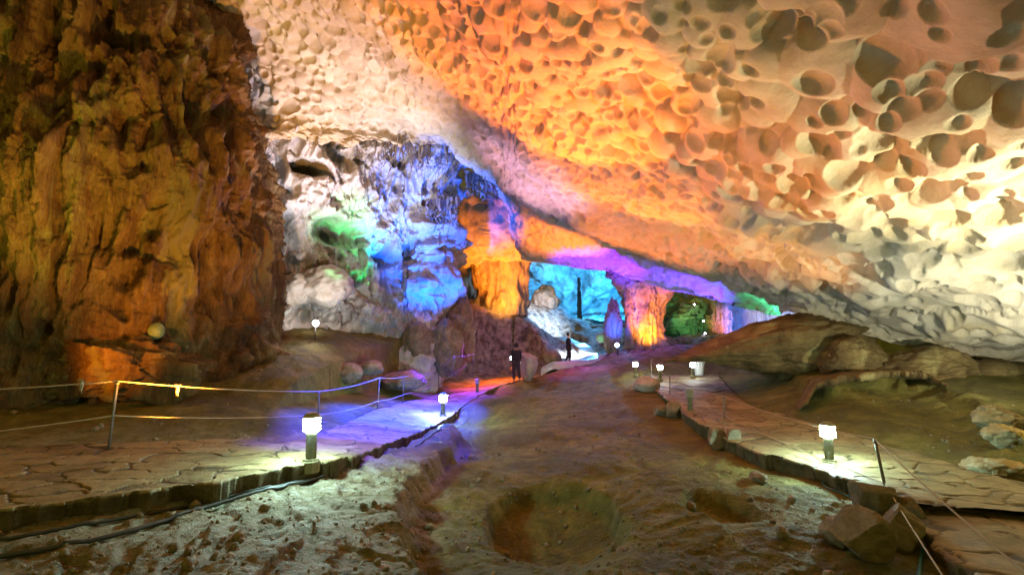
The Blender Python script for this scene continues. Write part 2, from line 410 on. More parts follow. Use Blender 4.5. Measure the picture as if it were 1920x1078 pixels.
def terrain(Q, detail=True):
    Q = np.asarray(Q, float)
    z = ground_rbf(Q)
    p3 = np.column_stack([Q, np.zeros(len(Q))])
    if detail:
        wob = fbm(p3 * 1.6, 4, 3.0) * 0.22
    else:
        wob = 0.0
    s = sdf(Q, SHELF) + wob
    z = z + 0.34 * sstep(-0.10, 0.22, s)
    s2 = sdf(Q, LEDGE) + wob * 1.5
    z = z + 0.16 * sstep(-0.08, 0.08, s2) + 0.12 * sstep(-0.5, 0.05, s2 + wob * 0.8)
    # hollows in the floor
    dx, dy = Q[:, 0] - PIT[0], Q[:, 1] - PIT[1]
    r = np.sqrt((dx / 1.06) ** 2 + (dy / 1.6) ** 2) + wob * 0.35
    z = z - 0.32 * (1 - sstep(0.80, 1.0, r)) - 0.20 * (1 - sstep(0.2, 0.95, np.hypot(r, 0) + 0.35 * dy / 1.5)) - 0.05 * (1 - sstep(1.0, 1.5, r))
    z = z - 0.34 * (1 - sstep(0.5, 1.0, np.sqrt(((Q[:, 0] - 0.72) / 0.36) ** 2 + ((Q[:, 1] - 6.22) / 0.30) ** 2) + wob))
    r2 = np.sqrt(((Q[:, 0] - PIT2[0]) / 0.55) ** 2 + ((Q[:, 1] - PIT2[1]) / 0.75) ** 2) + wob * 0.8
    z = z - 0.30 * (1 - sstep(0.5, 1.0, r2))
    if detail:
        dist = np.linalg.norm(Q, axis=1)
        far = sstep(22, 32, dist) + 0.25 * sstep(13, 17, dist) * (1 - sstep(-6, -4.5, Q[:, 0]))
        z = z + fbm(p3 * 0.7, 3, 8.0) * (0.06 + 0.30 * far) + ridged(p3 * np.array([1.2, 2.2, 1]), 5, 21.0) * (0.014 + 0.09 * far) + fbm(p3 * 5.0, 4, 31.0, 0.62) * (0.020 + 0.05 * far)
        mask = sstep(-0.1, 0.5, fbm(p3 * 0.6, 2, 71.0))
        wp = p3 + np.stack([fbm(p3 * 3, 2, 4.0), fbm(p3 * 3, 2, 14.0), 0 * wob], -1) * 0.12 if detail else p3
        q1, q2, qr = worley(wp * np.array([2.6, 3.6, 1]), 1.0, 61)
        z = z + mask * ((qr - 0.5) * (0.014 + 0.010 * sstep(-0.1, 0.2, s)) * sstep(0.0, 0.14, q2 - q1))
        q1, q2, qr = worley(wp * 9.0, 1.0, 63)
        z = z + np.maximum(0, qr - 0.55) * sstep(0, .3, q2 - q1) * 0.05
        # terraced bedding
        t = fbm(p3 * 0.5, 3, 44.0) * 2.2
        z = z + (sstep(0.44, 0.54, t - np.floor(t)) - 0.5) * (0.022 + 0.022 * sstep(-0.1, 0.2, s) + 0.03 * far)
    # bed of the paths
    lp = sdf(Q, LPOLY); rp = sdf(Q, RPOLY)
    ztop_l = path_z(Q, 'l'); ztop_r = path_z(Q, 'r')
    z = np.where(lp > -0.02, np.minimum(z, ztop_l - 0.06), z)
    z = np.where(rp > -0.02, np.minimum(z, ztop_r - 0.06), z)
    for sd_, zt_ in ((lp, ztop_l), (rp, ztop_r)):          # ground beside each path does not stand above it
        z = np.where(sd_ > -1.6, np.minimum(z, zt_ - 0.05 + np.maximum(0, -sd_ - 0.15) * 0.28), z)
    return z

_lz = RBF(np.vstack([LPN, LPF])[:, :2], np.concatenate([LPN[:, 2], LPF[:, 2]]), 'lin')
_rz = RBF(np.vstack([RPL, RPR])[:, :2], np.concatenate([RPL[:, 2], RPR[:, 2]]), 'lin')
def path_z(Q, w): return (_lz if w == 'l' else _rz)(Q)

def gz(x, y): return float(terrain(np.array([[x, y]]))[0])

def G(px, py):
    """point where a sight line meets the ground"""
    r = ray(px, py); t = np.concatenate([np.linspace(1.5, 12, 500), np.linspace(12.02, 70, 900)])
    P = r[None] * t[:, None]; P[:, 2] += CAMZ
    z = terrain(P[:, :2])
    k = np.argmax(P[:, 2] < z)
    return P[k] if k > 0 else P[-1]

# ground sheet, polar grid round the viewpoint, out past the far cavern
az = np.radians(np.linspace(-112, 112, 900)); rr = np.concatenate([np.geomspace(0.4, 3.2, 40), np.geomspace(3.2, 9.5, 270)[1:], np.geomspace(9.5, 90, 220)[1:]])
A, RR = np.meshgrid(az, rr)
X, Y = RR * np.sin(A), RR * np.cos(A)
Z = terrain(np.column_stack([X.ravel(), Y.ravel()])).reshape(X.shape)
tag(grid_obj('ground', np.dstack([X, Y, Z]), M['ground']), kind='structure')

# rock shelf overhanging a dark recess, right of the right path
def ledge():
    e = bez(np.array([[*p, 0] for p in LEDGE_LINE[2:7]]), 260)[:, :2]
    tap = np.clip(np.minimum(np.linspace(0, 1, len(e)), np.linspace(1, 0, len(e))) * 5, 0, 1) ** 0.6
    nrm = np.array([0.45, 0.89]); rows = []
    tops = terrain(e + nrm * 1.9)
    tops = np.convolve(np.pad(tops, 12, 'edge'), np.ones(25) / 25, 'valid') + 0.03
    wb = (fbm(np.column_stack([e * 1.5, 0 * tops]), 5, 6.0) * 0.45)[:, None]
    prof = [(2.2, -0.35), (1.6, -0.30), (0.9, -0.26), (0.35, -0.24), (0.06, -0.21), (-0.05, -0.15), (-0.07, -0.08), (-0.02, -0.02), (0.08, 0.0)] + [(0.2 + 0.16 * k, 0.005) for k in range(14)] + [(2.7, -0.3)]
    for d, dz in prof:
        q = np.column_stack([e + nrm * (d + wb + 0.5 * (1 - tap)[:, None]), tops + dz * (0.3 + 0.7 * tap) - 0.12 * (1 - tap)]); rows.append(q)
    P = np.stack(rows, 0); f = P.reshape(-1, 3)
    P[..., 2] += (fbm(f * 2.2, 4, 15.0) * 0.05 + fbm(f * 8, 2, 16.0) * 0.012).reshape(P.shape[:2])
    P[..., 1] += (fbm(f * 3.0, 3, 18.0) * 0.07).reshape(P.shape[:2])
    return tag(grid_obj('rock_ledge', P, M['boulder']), 'low ochre rock shelf overhanging a dark recess beyond the right path', 'rock shelf')
ledge()

def path_strip(name, Aedge, Bedge, thick, n=220, m=26, seed=0):
    a = bez(Aedge, n); b = bez(Bedge, n); k = min(len(a), len(b)); a, b = a[:k], b[:k]
    v = np.linspace(0, 1, m)
    P = a[:, None, :] * (1 - v[None, :, None]) + b[:, None, :] * v[None, :, None]
    f = P.reshape(-1, 3)
    fp = f * np.array([1, 1, 0]); wv = np.stack([fbm(fp * 1.2, 3, 4.0), fbm(fp * 1.2, 3, 34.0), 0 * f[:, 0]], -1) * 0.30 + np.stack([noise(fp * 9, 2.0), noise(fp * 9, 8.0), 0 * f[:, 0]], -1) * 0.025
    j1, j2, js = worley((fp + wv) * np.array([1.35, 1.9, 0]) + np.array([0, 0, 0.5 + seed]), 0.95, 3 + seed)
    wj = 0.045 * np.clip(0.55 + 1.1 * noise(fp * 1.1, 15.0), 0.1, 1.3)
    jt = 1 - sstep(wj * 0.2, wj * 1.9 + 0.02, j2 - j1)
    P[..., 2] += (fbm(f * np.array([1.3, 1.3, 0]), 3, 50 + seed) * 0.018 + fbm(f * np.array([7, 7, 0]), 3, 70 + seed) * 0.006 + (js - 0.5) * 0.022 + noise(fp * 2.2 + js[:, None] * 9, 3.0) * 0.012 - jt * 0.022).reshape(P.shape[:2])
    # broken edge stones
    dirn = b - a; dirn /= np.linalg.norm(dirn, axis=1)[:, None]
    e1 = noise(a * 2.1, 5.0 + seed) * 0.09 + noise(a * 7.0, 9.0) * 0.045 + (np.floor(noise(a * 3.1, 12.0) * 3)) * 0.03; e2 = noise(b * 2.1, 6.0 + seed) * 0.07
    P[:, 0] += dirn * e1[:, None]; P[:, -1] += dirn * e2[:, None]
    def side(E, s):
        rows = []
        for q, (dz, out) in enumerate([(-0.03, 0.010), (-thick * 0.35, -0.03), (-thick, -0.06)]):
            S = E.copy(); S[:, 2] += dz + noise(E * 5, 3.3 + q) * 0.012; S += s * dirn * (out + noise(E * 4, 7.7 + q)[:, None] * 0.05); rows.append(S)
        return rows
    l = side(P[:, 0], -1); r_ = side(P[:, -1], 1)
    P = np.stack(l[::-1] + [P[:, i] for i in range(m)] + r_, 1)
    o = grid_obj(name, P, M['path']); o.data.materials.append(M['kerb'])
    for an_, av_ in (('joint', jt), ('stone', js)):
        full = np.zeros(P.shape[:2], np.float32); full[:, 3:-3] = av_.reshape(-1, m)
        o.data.attributes.new(an_, 'FLOAT', 'POINT').data.foreach_set('value', full.ravel())
    idx = np.zeros((P.shape[0] - 1, P.shape[1] - 1), np.int32); idx[:, :2] = 1; idx[:, -2:] = 1
    o.data.polygons.foreach_set('material_index', idx.ravel())
    return o

tag(path_strip('path', LPN, LPF, 0.30, 1100, 150), kind='structure')
tag(path_strip('path', RPL, RPR, 0.30, 800, 80, 3), kind='structure')
LOW_L = np.array([WZ(*a) for a in [(1668,938,-.42),(1700,965,-.42),(1745,1005,-.42),(1830,1078,-.42),(1930,1170,-.42),(2200,1500,-.42)]])
LOW_R = np.array([WZ(*a) for a in [(1720,935,-.42),(1920,965,-.42),(2050,1000,-.42),(2200,1060,-.42),(2400,1150,-.42),(3200,1500,-.42)]])
tag(path_strip('path', LOW_L, LOW_R, 0.40, 420, 60, 5), kind='structure')

# ------------------------------------------------------------------ cave ceiling
LIP = [(-900,330,13),(-300,310,13.5),(300,285,15),(500,262,17),(600,266,18),(700,268,19),(800,272,19.8),(850,278,20.3),(880,318,20.8),(928,346,21.6),(945,380,23),(970,470,26),(985,488,26.5),(1080,503,27),(1150,512,27),(1250,543,26),
       (1320,556,25.5),(1400,578,24),(1468,592,21.5),(1490,584,18),(1520,592,17),(1600,620,16.5),(1700,652,15.8),(1820,676,15),(1920,694,14.4),(2200,735,12.5),(2900,800,9.5),(5200,1000,6.0)]
CP = [(440,0,14.6),(300,0,16),(0,0,16.5),(0,200,17),(300,200,17.5),(470,120,16.5),(500,220,17.5),(600,100,15.6),(600,200,17.4),(690,150,16.6),(600,0,13.6),(690,0,12.6),(728,0,11.9),(765,0,9.6),(760,240,19.2),(730,120,15.2),(770,180,17.4),(805,130,12.8),(850,220,16.2),(868,270,18.6),
      (900,60,10),(900,200,14.2),(930,300,17.5),(1000,0,8.2),(1000,150,11.6),(1000,300,15.4),(1000,400,20.5),(1080,460,24),(1200,0,7.2),(1200,150,9.7),(1200,300,12.6),(1200,400,16),(1200,480,21.5),(1300,520,23.5),
      (1400,0,6.4),(1400,200,8.4),(1400,350,10.8),(1400,450,14),(1400,530,19),(1480,560,17.5),(1600,0,5.8),(1600,200,7.2),(1600,400,10),(1600,520,13),(1800,0,5.3),(1800,200,6.5),(1800,400,9),(1800,580,12.5),
      (1920,550,11),(1920,300,7.2),(2100,0,4.6),(2100,400,7),(2100,600,10),(2600,200,4.2),(2600,600,7.0)]
def sph(p):
    v = np.asarray(p) - np.array([0, 0, CAMZ]); d = np.linalg.norm(v, axis=-1, keepdims=True); return v / d, d[..., 0]
pts = [W(*a) for a in CP] + [W(*a) for a in LIP]
for azd, eld, dd in [(0,90,6.2),(0,65,7.2),(45,60,5.6),(-45,60,9),(90,50,5.2),(-80,50,11),(100,20,6),(-100,30,14),(-60,38,13),(140,60,6),(-140,60,9),(60,30,5.6),(80,20,6.2)]:
    a, e = R(azd), R(eld); pts.append(np.array([math.sin(a) * math.cos(e), math.cos(a) * math.cos(e), math.sin(e)]) * dd + [0, 0, CAMZ])
U, Dd = sph(np.array(pts))
ceil_rbf = RBF(U, np.log(Dd), 'lin')
lipw = bez(np.array([W(*a) for a in LIP]), 800)
lu, ld = sph(lipw); laz = np.arctan2(lu[:, 0], lu[:, 1]); lel = np.arcsin(lu[:, 2])
order = np.argsort(laz); laz, lel, ld = laz[order], lel[order], ld[order]
na, nv = 1050, 620
azs = np.radians(np.concatenate([np.linspace(-70, -33, 90), np.linspace(-33, 50, 860)[1:], np.linspace(50, 88, 101)[1:]]))
lelz = lel + R(0.7) * fbm(np.stack([laz * 22, 0 * laz, 0 * laz], -1), 4, 3.0) * np.interp(laz, [-2, -0.12, -0.02, 2], [1.3, 1.3, 0.35, 0.35])
le = np.interp(azs, laz, lelz); ldist = np.interp(azs, laz, ld)
# elevation: denser near the lip where the vault is seen at a low angle
v = np.linspace(0, 1, nv) ** 1.35
EL = le[None, :] + (R(86) - le[None, :]) * np.where(v[:, None] < 0.62, v[:, None] * 0.8, 0.496 + (v[:, None] - 0.62) / 0.38 * 0.504)
AZ = np.broadcast_to(azs[None, :], EL.shape)
DIR = np.stack([np.sin(AZ) * np.cos(EL), np.cos(AZ) * np.cos(EL), np.sin(EL)], -1)
dist = np.exp(ceil_rbf(DIR.reshape(-1, 3))).reshape(EL.shape)
blend = 1 - sstep(0.0, 0.05, v)[:, None]
dist = dist * (1 - blend) + ldist[None, :] * blend
P = DIR * dist[..., None]; P[..., 2] += CAMZ
# the back of the lip: it turns up and away into the rock
back = []
for k in range(1, 11):
    e2 = le + R(0.5) * k * (1 + 0.12 * k); d2 = ldist * (1 + 0.018 * k) + 0.05 * k
    q = np.stack([np.sin(azs) * np.cos(e2), np.cos(azs) * np.cos(e2), np.sin(e2)], -1) * d2[:, None]; q[:, 2] += CAMZ; back.append(q)
P = np.concatenate([np.stack(back[::-1]), P], 0)
nrm = grid_normals(P)
inward = np.array([0, 6, 2.0]) - P
nrm *= np.sign((nrm * inward).sum(-1, keepdims=True))
nrm[:10] = nrm[12]
# smooth the normals a little so the scoops stay round
f = P.reshape(-1, 3); nf = nrm.reshape(-1, 3)
xs = f[:, 0]; ys = f[:, 1]
big = sstep(1.2, 5.5, xs - 0.32 * (ys - 6))                 # right hand vault: large pockets
warp = np.stack([fbm(f * 0.8, 2, 1.0), fbm(f * 0.8, 2, 40.0), fbm(f * 0.8, 2, 80.0)], -1) * 0.22
# packed round bosses and deep sharp rimmed pockets, each set on the surface itself
g1 = f + warp
fars = sstep(11.0, 16.0, ys) * sstep(-2.0, 0.5, xs)
clus = sstep(-0.25, 0.35, noise(f * 0.45, 91.0))
nr_, nc_ = P.shape[:2]
du_ = np.linalg.norm(np.gradient(P, axis=1), axis=-1); dv_ = np.linalg.norm(np.gradient(P, axis=0), axis=-1)
area_ = (du_ * dv_); area_[:14] = 0; area_[:, :3] = 0; area_[:, -3:] = 0
lowz = (1 - sstep(2.4, 4.4, f[:, 2])) * sstep(4.0, 7.0, xs)
ax = np.array([0.55, 0.35, 0.75]); ax /= np.linalg.norm(ax)
def scatter(Rf, spacing, weight, seed, tries=4.0):
    """dart throwing over the surface; Rf: radius per vertex"""
    rg = np.random.default_rng(seed); wgt = (area_.ravel() * weight / Rf ** 2); cum = np.cumsum(wgt)
    n_ = int(min(60000, cum[-1] * tries)); idx = np.searchsorted(cum, rg.random(n_) * cum[-1]); idx = np.minimum(idx, len(cum) - 1)
    cell = 0.4; grid = {}; out = []
    for i in idx:
        p_ = f[i]; R_ = Rf[i] * rg.uniform(0.72, 1.3); kx, ky, kz = (int(math.floor(c_ / cell)) for c_ in p_); ok = True
        m_ = int(math.ceil(spacing * R_ * 1.3 / cell))
        m_ = min(m_, 3)
        for a_ in range(-m_, m_ + 1):
            for b_ in range(-m_, m_ + 1):
                for c_ in range(-m_, m_ + 1):
                    for (q_, r_) in grid.get((kx + a_, ky + b_, kz + c_), ()):
                        if (q_[0] - p_[0]) ** 2 + (q_[1] - p_[1]) ** 2 + (q_[2] - p_[2]) ** 2 < (spacing * 0.5 * (R_ + r_)) ** 2: ok = False; break
                    if not ok: break
                if not ok: break
            if not ok: break
        if ok:
            grid.setdefault((kx, ky, kz), []).append((p_, R_)); out.append((i, R_))
    return out
def splat(cents, mult, stretch=0.0, skew=0.0, power=0.5, seed=0):
    H = np.zeros((nr_, nc_)); rg = np.random.default_rng(seed)
    for i, R_ in cents:
        r, c = divmod(int(i), nc_); ext = R_ * (1 + stretch)
        wr = int(min(150, ext / max(dv_[r, c], 1e-3) * 1.4 + 2)); wc = int(min(150, ext / max(du_[r, c], 1e-3) * 1.4 + 2))
        sl = (slice(max(0, r - wr), r + wr + 1), slice(max(0, c - wc), c + wc + 1))
        d = P[sl] - P[r, c]; a = d @ ax
        d2 = (d ** 2).sum(-1)
        if stretch: d2 = d2 - a * a * (1 - 1 / (1 + stretch * rg.uniform(0.2, 1.0)) ** 2)
        q = 1 - d2 / (R_ * R_)
        v_ = np.where(q > 0, np.maximum(q, 0) ** power * R_ * mult, 0)
        if skew: v_ = v_ * np.clip(1 + skew * a / R_, 0.3, 1.7)
        H[sl] = np.maximum(H[sl], v_)
    return H.ravel()
Rb = (0.38 + 0.46 * big - 0.10 * fars)
boss = splat(scatter(Rb / 1.25, 1.15, 1.0, 1), 0.62 * 1.0, 0.35, 0.0, 0.5, 2)
boss_f = boss * (1.0 - 0.45 * big) * (1 - 0.72 * lowz)
Rp = (0.25 + 0.07 * big - 0.05 * fars)
mid_ = sstep(-1.6, 0.2, xs) * (1 - big)
cl2 = (0.25 + 1.1 * clus) * (1 - 0.72 * mid_ * (1 - 0.9 * fars))
pits = splat(scatter(Rp, 1.7 + 0.0, np.maximum(cl2, 0.34 * big) * (1 - 0.8 * lowz) * 0.33, 3, 1.0), 0.85, 0.55, 0.35, 0.72, 4)
pits2 = splat(scatter(Rp * 0.55, 2.0, 0.22 * (1 - 0.5 * mid_), 5, 0.8), 0.95, 0.4, 0.3, 0.7, 6)
pits3 = splat(scatter(0.42 + 0 * Rp, 2.7, big * (1 - 0.85 * lowz) * 0.24 + 1e-4, 7, 0.7), 0.8, 0.8, 0.5, 0.6, 8)
hs = boss_f - np.maximum(pits * (0.85 + 0.15 * big), pits2) 
hb = hs - pits3 * big + fbm(f * 0.9, 2, 7.0) * 0.14
# lower right: broken plates with cracks
low = lowz
k1, k2, kr = worley((f + warp * 1.5) * np.array([0.5, 0.5, 1.1]), 1.0, 41)
hb = hb + low * ((kr - 0.5) * 0.22 * sstep(0.0, 0.12, k2 - k1) - 0.20 * (1 - sstep(0.0, 0.05, k2 - k1)) * sstep(-0.1, 0.3, noise(f * 0.9, 3.0)))
h = (hs * (1 - big) + hb * big)
soft = fbm(f * 0.35, 3, 5.5) * 0.35
# rougher, bedded rock towards the lip
lipw_ = np.concatenate([np.ones(10), 1 - sstep(0.008, 0.035, v)])[:, None] * np.ones((1, P.shape[1]))
lipw_ = lipw_.ravel()
rough = ridged(f * np.array([0.9, 0.9, 2.2]), 5, 77.0) * 0.16 + fbm(f * 3.0, 3, 90.0) * 0.06
h = h * (1 - 0.75 * lipw_) + rough * lipw_ * 0.9 + soft + fbm(f * 5.0, 2, 60.0) * 0.008
fade = np.concatenate([np.linspace(0.2, 0.8, 10), np.ones(P.shape[0] - 10)])[:, None] * np.ones((1, P.shape[1]))
P = P + nrm * (h.reshape(P.shape[:2]) * fade)[..., None]
tag(grid_obj('cave_ceiling', P, M['ceiling']), kind='structure')

# ------------------------------------------------------------------ vertical rock faces from a plan line
def rock_face(name, plan, z0, z1, mat, n=300, m=300, amp=0.5, lean=None, fn=None, closed=False, parent=None, seed=0):
    c = bez(np.array([[*p, 0.0] for p in plan]), n) if not closed else np.array([[*p, 0.0] for p in plan])
    zz = np.linspace(z0, z1, m)
    P = np.repeat(c[None], m, 0).copy(); P[..., 2] = zz[:, None]
    if lean is not None:
        P[..., :2] += lean(P, np.linspace(0, 1, c.shape[0])[None, :], zz[:, None])
    nr = grid_normals(P, closed)
    inw = np.array([0, 0, 3.0]) - P
    if closed:
        ce = P.mean(axis=1, keepdims=True); inw = P - ce
    nr *= np.sign((nr * inw).sum(-1, keepdims=True)); nr[..., 2] *= 0.4
    h = fn(P.reshape(-1, 3)).reshape(P.shape[:2])
    P = P + nr * h[..., None]
    return grid_obj(name, P, mat, parent, closed)

def wall_fn(f):
    w = np.stack([fbm(f * 0.5, 2, 2.0), fbm(f * 0.5, 2, 22.0), fbm(f * 0.5, 2, 42.0)], -1) * np.array([0.25, 0.25, 0.5])
    g = f + w
    big_ = fbm(g * np.array([0.45, 0.45, 0.6]), 3, 11.0) * 1.1
    flut = ridged(g * np.array([1.7, 1.7, 0.20]), 5, 5.0) * 0.34
    a1_, a2_, r_ = worley(g * np.array([1.1, 1.1, 0.9]), 1.0, 3)
    bul = sstep(0, .5, a2_ - a1_) * 0.18 + ridged(f * 2.4, 4, 15.0) * 0.07
    drip = np.maximum(0, noise(g * np.array([4.5, 4.5, 0.32]), 3.0)) * 0.38
    hol = -np.maximum(0, fbm(g * np.array([0.5, 0.5, 0.9]), 3, 66.0) - 0.35) * 2.2
    for c_, r_, d_ in WALL_HOLLOWS:
        e = (f - c_) / r_; hol = hol - d_ * sstep(1.0, 0.55, np.sqrt((e ** 2).sum(1)) + 0.25 * big_)
    return (big_ + flut + bul + drip + hol) * (0.25 + 0.75 * sstep(1.2, 3.2, f[:, 2])) + fbm(f * 6, 3, 1.0) * 0.05
WALL_HOLLOWS = [(W(735, 282, 19.5), np.array([1.0, 3, 0.45]), 1.3), (W(552, 302, 17.5), np.array([0.75, 3, 0.4]), 1.4), (W(835, 378, 21), np.array([1.0, 3, 0.35]), 1.1), (W(620, 425, 19.5), np.array([1.3, 3, 0.8]), 1.2), (W(700, 470, 20), np.array([0.8, 3, 0.5]), 0.9)]

def wall_lean(P, u, zz):
    o = np.zeros(P.shape[:2] + (2,))
    o[..., 1] = -1.8 * (1 - sstep(0.5, 4.5, zz)) - 1.9 * sstep(5.5, 9.0, zz) + 0 * u
    return o
plan = [W(px, 650, D)[:2] for px, D in [(300,16.5),(420,18),(500,19.3),(600,20.6),(700,22),(760,22.8),(800,22.8),(824,23.8),(832,26.5),(800,31),(700,36)]]
back_wall = tag(rock_face('cave_wall', plan, -0.6, 12.5, M['wall'], 620, 420, fn=wall_fn, lean=wall_lean), kind='structure')
from mathutils.bvhtree import BVHTree
def bvh(o):
    n_ = len(o.data.vertices); c_ = np.empty(n_ * 3, np.float32); o.data.vertices.foreach_get('co', c_)
    q_ = np.empty(len(o.data.polygons) * 4, np.int32); o.data.polygons.foreach_get('vertices', q_)
    return BVHTree.FromPolygons(c_.reshape(-1, 3).tolist(), q_.reshape(-1, 4).tolist())
wall_bvh = bvh(back_wall)
def wall_D(px, py, default):
    r = Vector(ray(px, py)).normalized(); h = wall_bvh.ray_cast(Vector((0, 0, CAMZ)), r)
    return h[0].y if h[0] is not None else default

# ------------------------------------------------------------------ left rock pillar
pc = np.array([-14.3, 15.2])
th = np.linspace(0, 2 * math.pi, 900, endpoint=False)
plan_p = np.stack([pc[0] + 5.9 * np.cos(th), pc[1] + 4.2 * np.sin(th)], -1)
def pillar_lean(P, u, zz):
    o = np.zeros(P.shape[:2] + (2,))
    s = 0.13 * (1 - sstep(0.2, 3.0, zz)) - 0.023 * np.maximum(zz - 3.5, 0) ** 1.25
    o[..., 0] = (P[..., 0] - pc[0]) * s; o[..., 1] = (P[..., 1] - pc[1]) * s
    return o
def pillar_fn(f):
    w = np.stack([fbm(f * 0.5, 2, 3.0), fbm(f * 0.5, 2, 23.0), fbm(f * 0.5, 2, 43.0)], -1) * np.array([0.22, 0.22, 0.6])
    g = f + w
    up = sstep(2.5, 5.5, f[:, 2])
    big_ = fbm(g * np.array([0.5, 0.5, 0.28]), 3, 12.0) * 0.75
    flut = ridged(g * np.array([1.5, 1.5, 0.11]), 5, 6.0) * (0.20 + 0.30 * up)
    a1_, a2_, r_ = worley(g * np.array([1.3, 1.3, 0.7]), 1.0, 4)
    bul = sstep(0, .55, a2_ - a1_) * (0.24 - 0.16 * up)
    drip = np.maximum(0, noise(g * np.array([3.4, 3.4, 0.20]), 4.0)) * 0.55 * up + np.maximum(0, noise(g * np.array([7.5, 7.5, 0.35]), 9.0)) * 0.16 * (0.3 + up)
    kn = ridged(f * np.array([3.0, 3.0, 0.9]), 5, 14.0) * 0.12 * (1.2 - 0.4 * up) + fbm(f * 9, 3, 24.0) * 0.03
    hol = -np.maximum(0, fbm(g * np.array([0.6, 0.6, 0.5]), 3, 76.0) - 0.42) * 2.0
    foot = fbm(f * np.array([0.8, 0.8, 0.8]), 3, 51.0) * 0.35 * (1 - sstep(0.5, 3, f[:, 2]))
    return big_ + flut + bul + drip + kn + hol + foot + fbm(f * 7, 2, 2.0) * 0.03
pil = rock_face('rock_pillar', plan_p, -0.6, 14, M['pillar'], 900, 560, fn=pillar_fn, lean=pillar_lean, closed=True)
tag(pil, 'massive brown and yellow rock pillar with draped flowstone filling the left side', 'rock pillar')

pil_bvh = bvh(pil)
def pil_D(px, py):
    h = pil_bvh.ray_cast(Vector((0, 0, CAMZ)), Vector(ray(px, py)).normalized()); return h[0].y if h[0] is not None else 11.5
# ------------------------------------------------------------------ rocks
def ico(sub):
    bm = bmesh.new(); bmesh.ops.create_icosphere(bm, subdivisions=sub, radius=1.0)
    V = np.array([v.co[:] for v in bm.verts]); T = np.array([[v.index for v in f.verts] for f in bm.faces]); bm.free()
    return V, T
_ico = {s: ico(s) for s in (3, 4, 5, 6)}

def rock_mesh(name, size, seed, sub=5, cuts=7, rough=0.16, strat=0.0, deep=0.72, crag=0.025):
    V, T = _ico[sub]; V = V.copy(); rg = np.random.default_rng(seed)
    for k in range(cuts):                                  # broken flat faces
        n = rg.normal(size=3); n /= np.linalg.norm(n); d = rg.uniform(deep, 0.95)
        s = V @ n; V = V - np.where(s > d, (s - d) * 0.97, 0)[:, None] * n
    r0 = V / np.linalg.norm(V, axis=1)[:, None]
    off = seed * 3.17
    h = fbm(V * 1.3, 3, off) * rough + ridged(V * np.array([2.2, 2.2, 3.2]), 4, off + 9) * rough * 0.28 + fbm(V * 8, 2, off + 30) * rough * 0.10
    h = h + ridged(V * np.array([4, 4, 6.0]) + fbm(V * 2, 2, off)[:, None], 4, off + 70) * crag
    if strat: h = h + (ridged(V * np.array([0.6, 0.6, 5.0]), 3, off + 50)) * strat
    V = (V + r0 * h[:, None]) * np.asarray(size)
    return mesh_np(name, V, T)

def rock(name, px, py, w_px, h_px, seed, label, cat='rock', mat='rock', D=None, depth=1.0, rz=0.0, tilt=0.0, group=None, sub=5, sink=0.25, **kw):
    """rock whose foot shows at (px,py), w_px by h_px big in the photo"""
    p = G(px, py) if D is None else W(px, py, D)
    s = p[1] / F; w = w_px * s / 2; hh = h_px * s
    sz = (w, w * depth, hh / (2 - sink) )
    o = link(name, rock_mesh(name, sz, seed, sub=sub, **kw), M[mat])
    o.location = (p[0], p[1] + w * depth * 0.75, p[2] + sz[2] * (1 - sink)); o.rotation_euler = (0, tilt, rz)
    return tag(o, label, cat, group)

# big leaning boulder and its neighbours, right middle distance
me_ = rock_mesh('boulder', (3.25, 1.8, 1.5), 24, sub=6, cuts=9, rough=0.14, crag=0.05, deep=0.66)
co_ = np.empty(len(me_.vertices) * 3, np.float32); me_.vertices.foreach_get('co', co_); co_ = co_.reshape(-1, 3)
tpr = np.clip((co_[:, 0] + 3.3) / 5.0, 0.12, 1.0) ** 0.8; co_[:, 2] *= tpr; co_[:, 1] *= 0.5 + 0.5 * tpr
me_.vertices.foreach_set('co', co_.ravel()); me_.update()
b = link('boulder', me_, M['boulder'])
c0 = W(1435, 648, 17.2); b.location = (c0[0], c0[1], c0[2] - 0.05); b.rotation_euler = (0, R(-7), R(4))
tag(b, 'long ochre boulder sloping up to the right behind the white bin', 'boulder')
rock('boulder', 1630, 716, 125, 80, 33, 'rounded yellow boulder under the white rock wall, beside the small cyan gap', 'boulder', 'boulder', D=14.6, depth=0.9, sub=6, cuts=7, rough=0.14, crag=0.045)
rock('boulder', 1775, 738, 190, 82, 35, 'low cracked yellow boulder below the white wall at right', 'boulder', 'boulder', D=13.6, depth=0.8, sub=6, cuts=9, rough=0.18, crag=0.05, deep=0.62)
rock('boulder', 1900, 730, 120, 52, 37, 'dim brown boulder at right edge under the pale wall', 'boulder', 'boulder', D=13.4, depth=0.8, sub=5)
# stones piled round the near right railing post
pile = [(1660, 985, 105, 70, 41, 'flat grey stone topping the pile at the leaning post'), (1592, 1028, 82, 58, 42, 'small brown stone at left of the post pile'), (1640, 1062, 110, 92, 43, 'large angular brown stone at front of the post pile'),
        (1712, 1040, 90, 80, 44, 'dark brown stone in the pile next to the curled hose'), (1640, 960, 50, 28, 45, 'small flat stone wedged behind the leaning post'), (1720, 985, 60, 45, 46, 'pale stone at right of the pile below the path edge')]
for px, py, w_, h_, sd, lb in pile:
    rock('rock', px, py, w_, h_, sd, lb, depth=0.8, rz=sd, group='stones piled round the leaning post', cuts=16, rough=0.09, deep=0.5)
for px, py, w_, h_, sd, lb in [(1350, 846, 44, 40, 51, 'brown stone left in the cluster under the upright post'), (1382, 848, 40, 46, 52, 'taller yellow stone right in the cluster under the upright post'), (1366, 815, 34, 28, 53, 'small stone on top of the cluster under the upright post')]:
    rock('rock', px, py, w_, h_, sd, lb, depth=0.9, rz=sd, group='stones clustered under the upright post', sub=4, cuts=13, rough=0.10, deep=0.52)
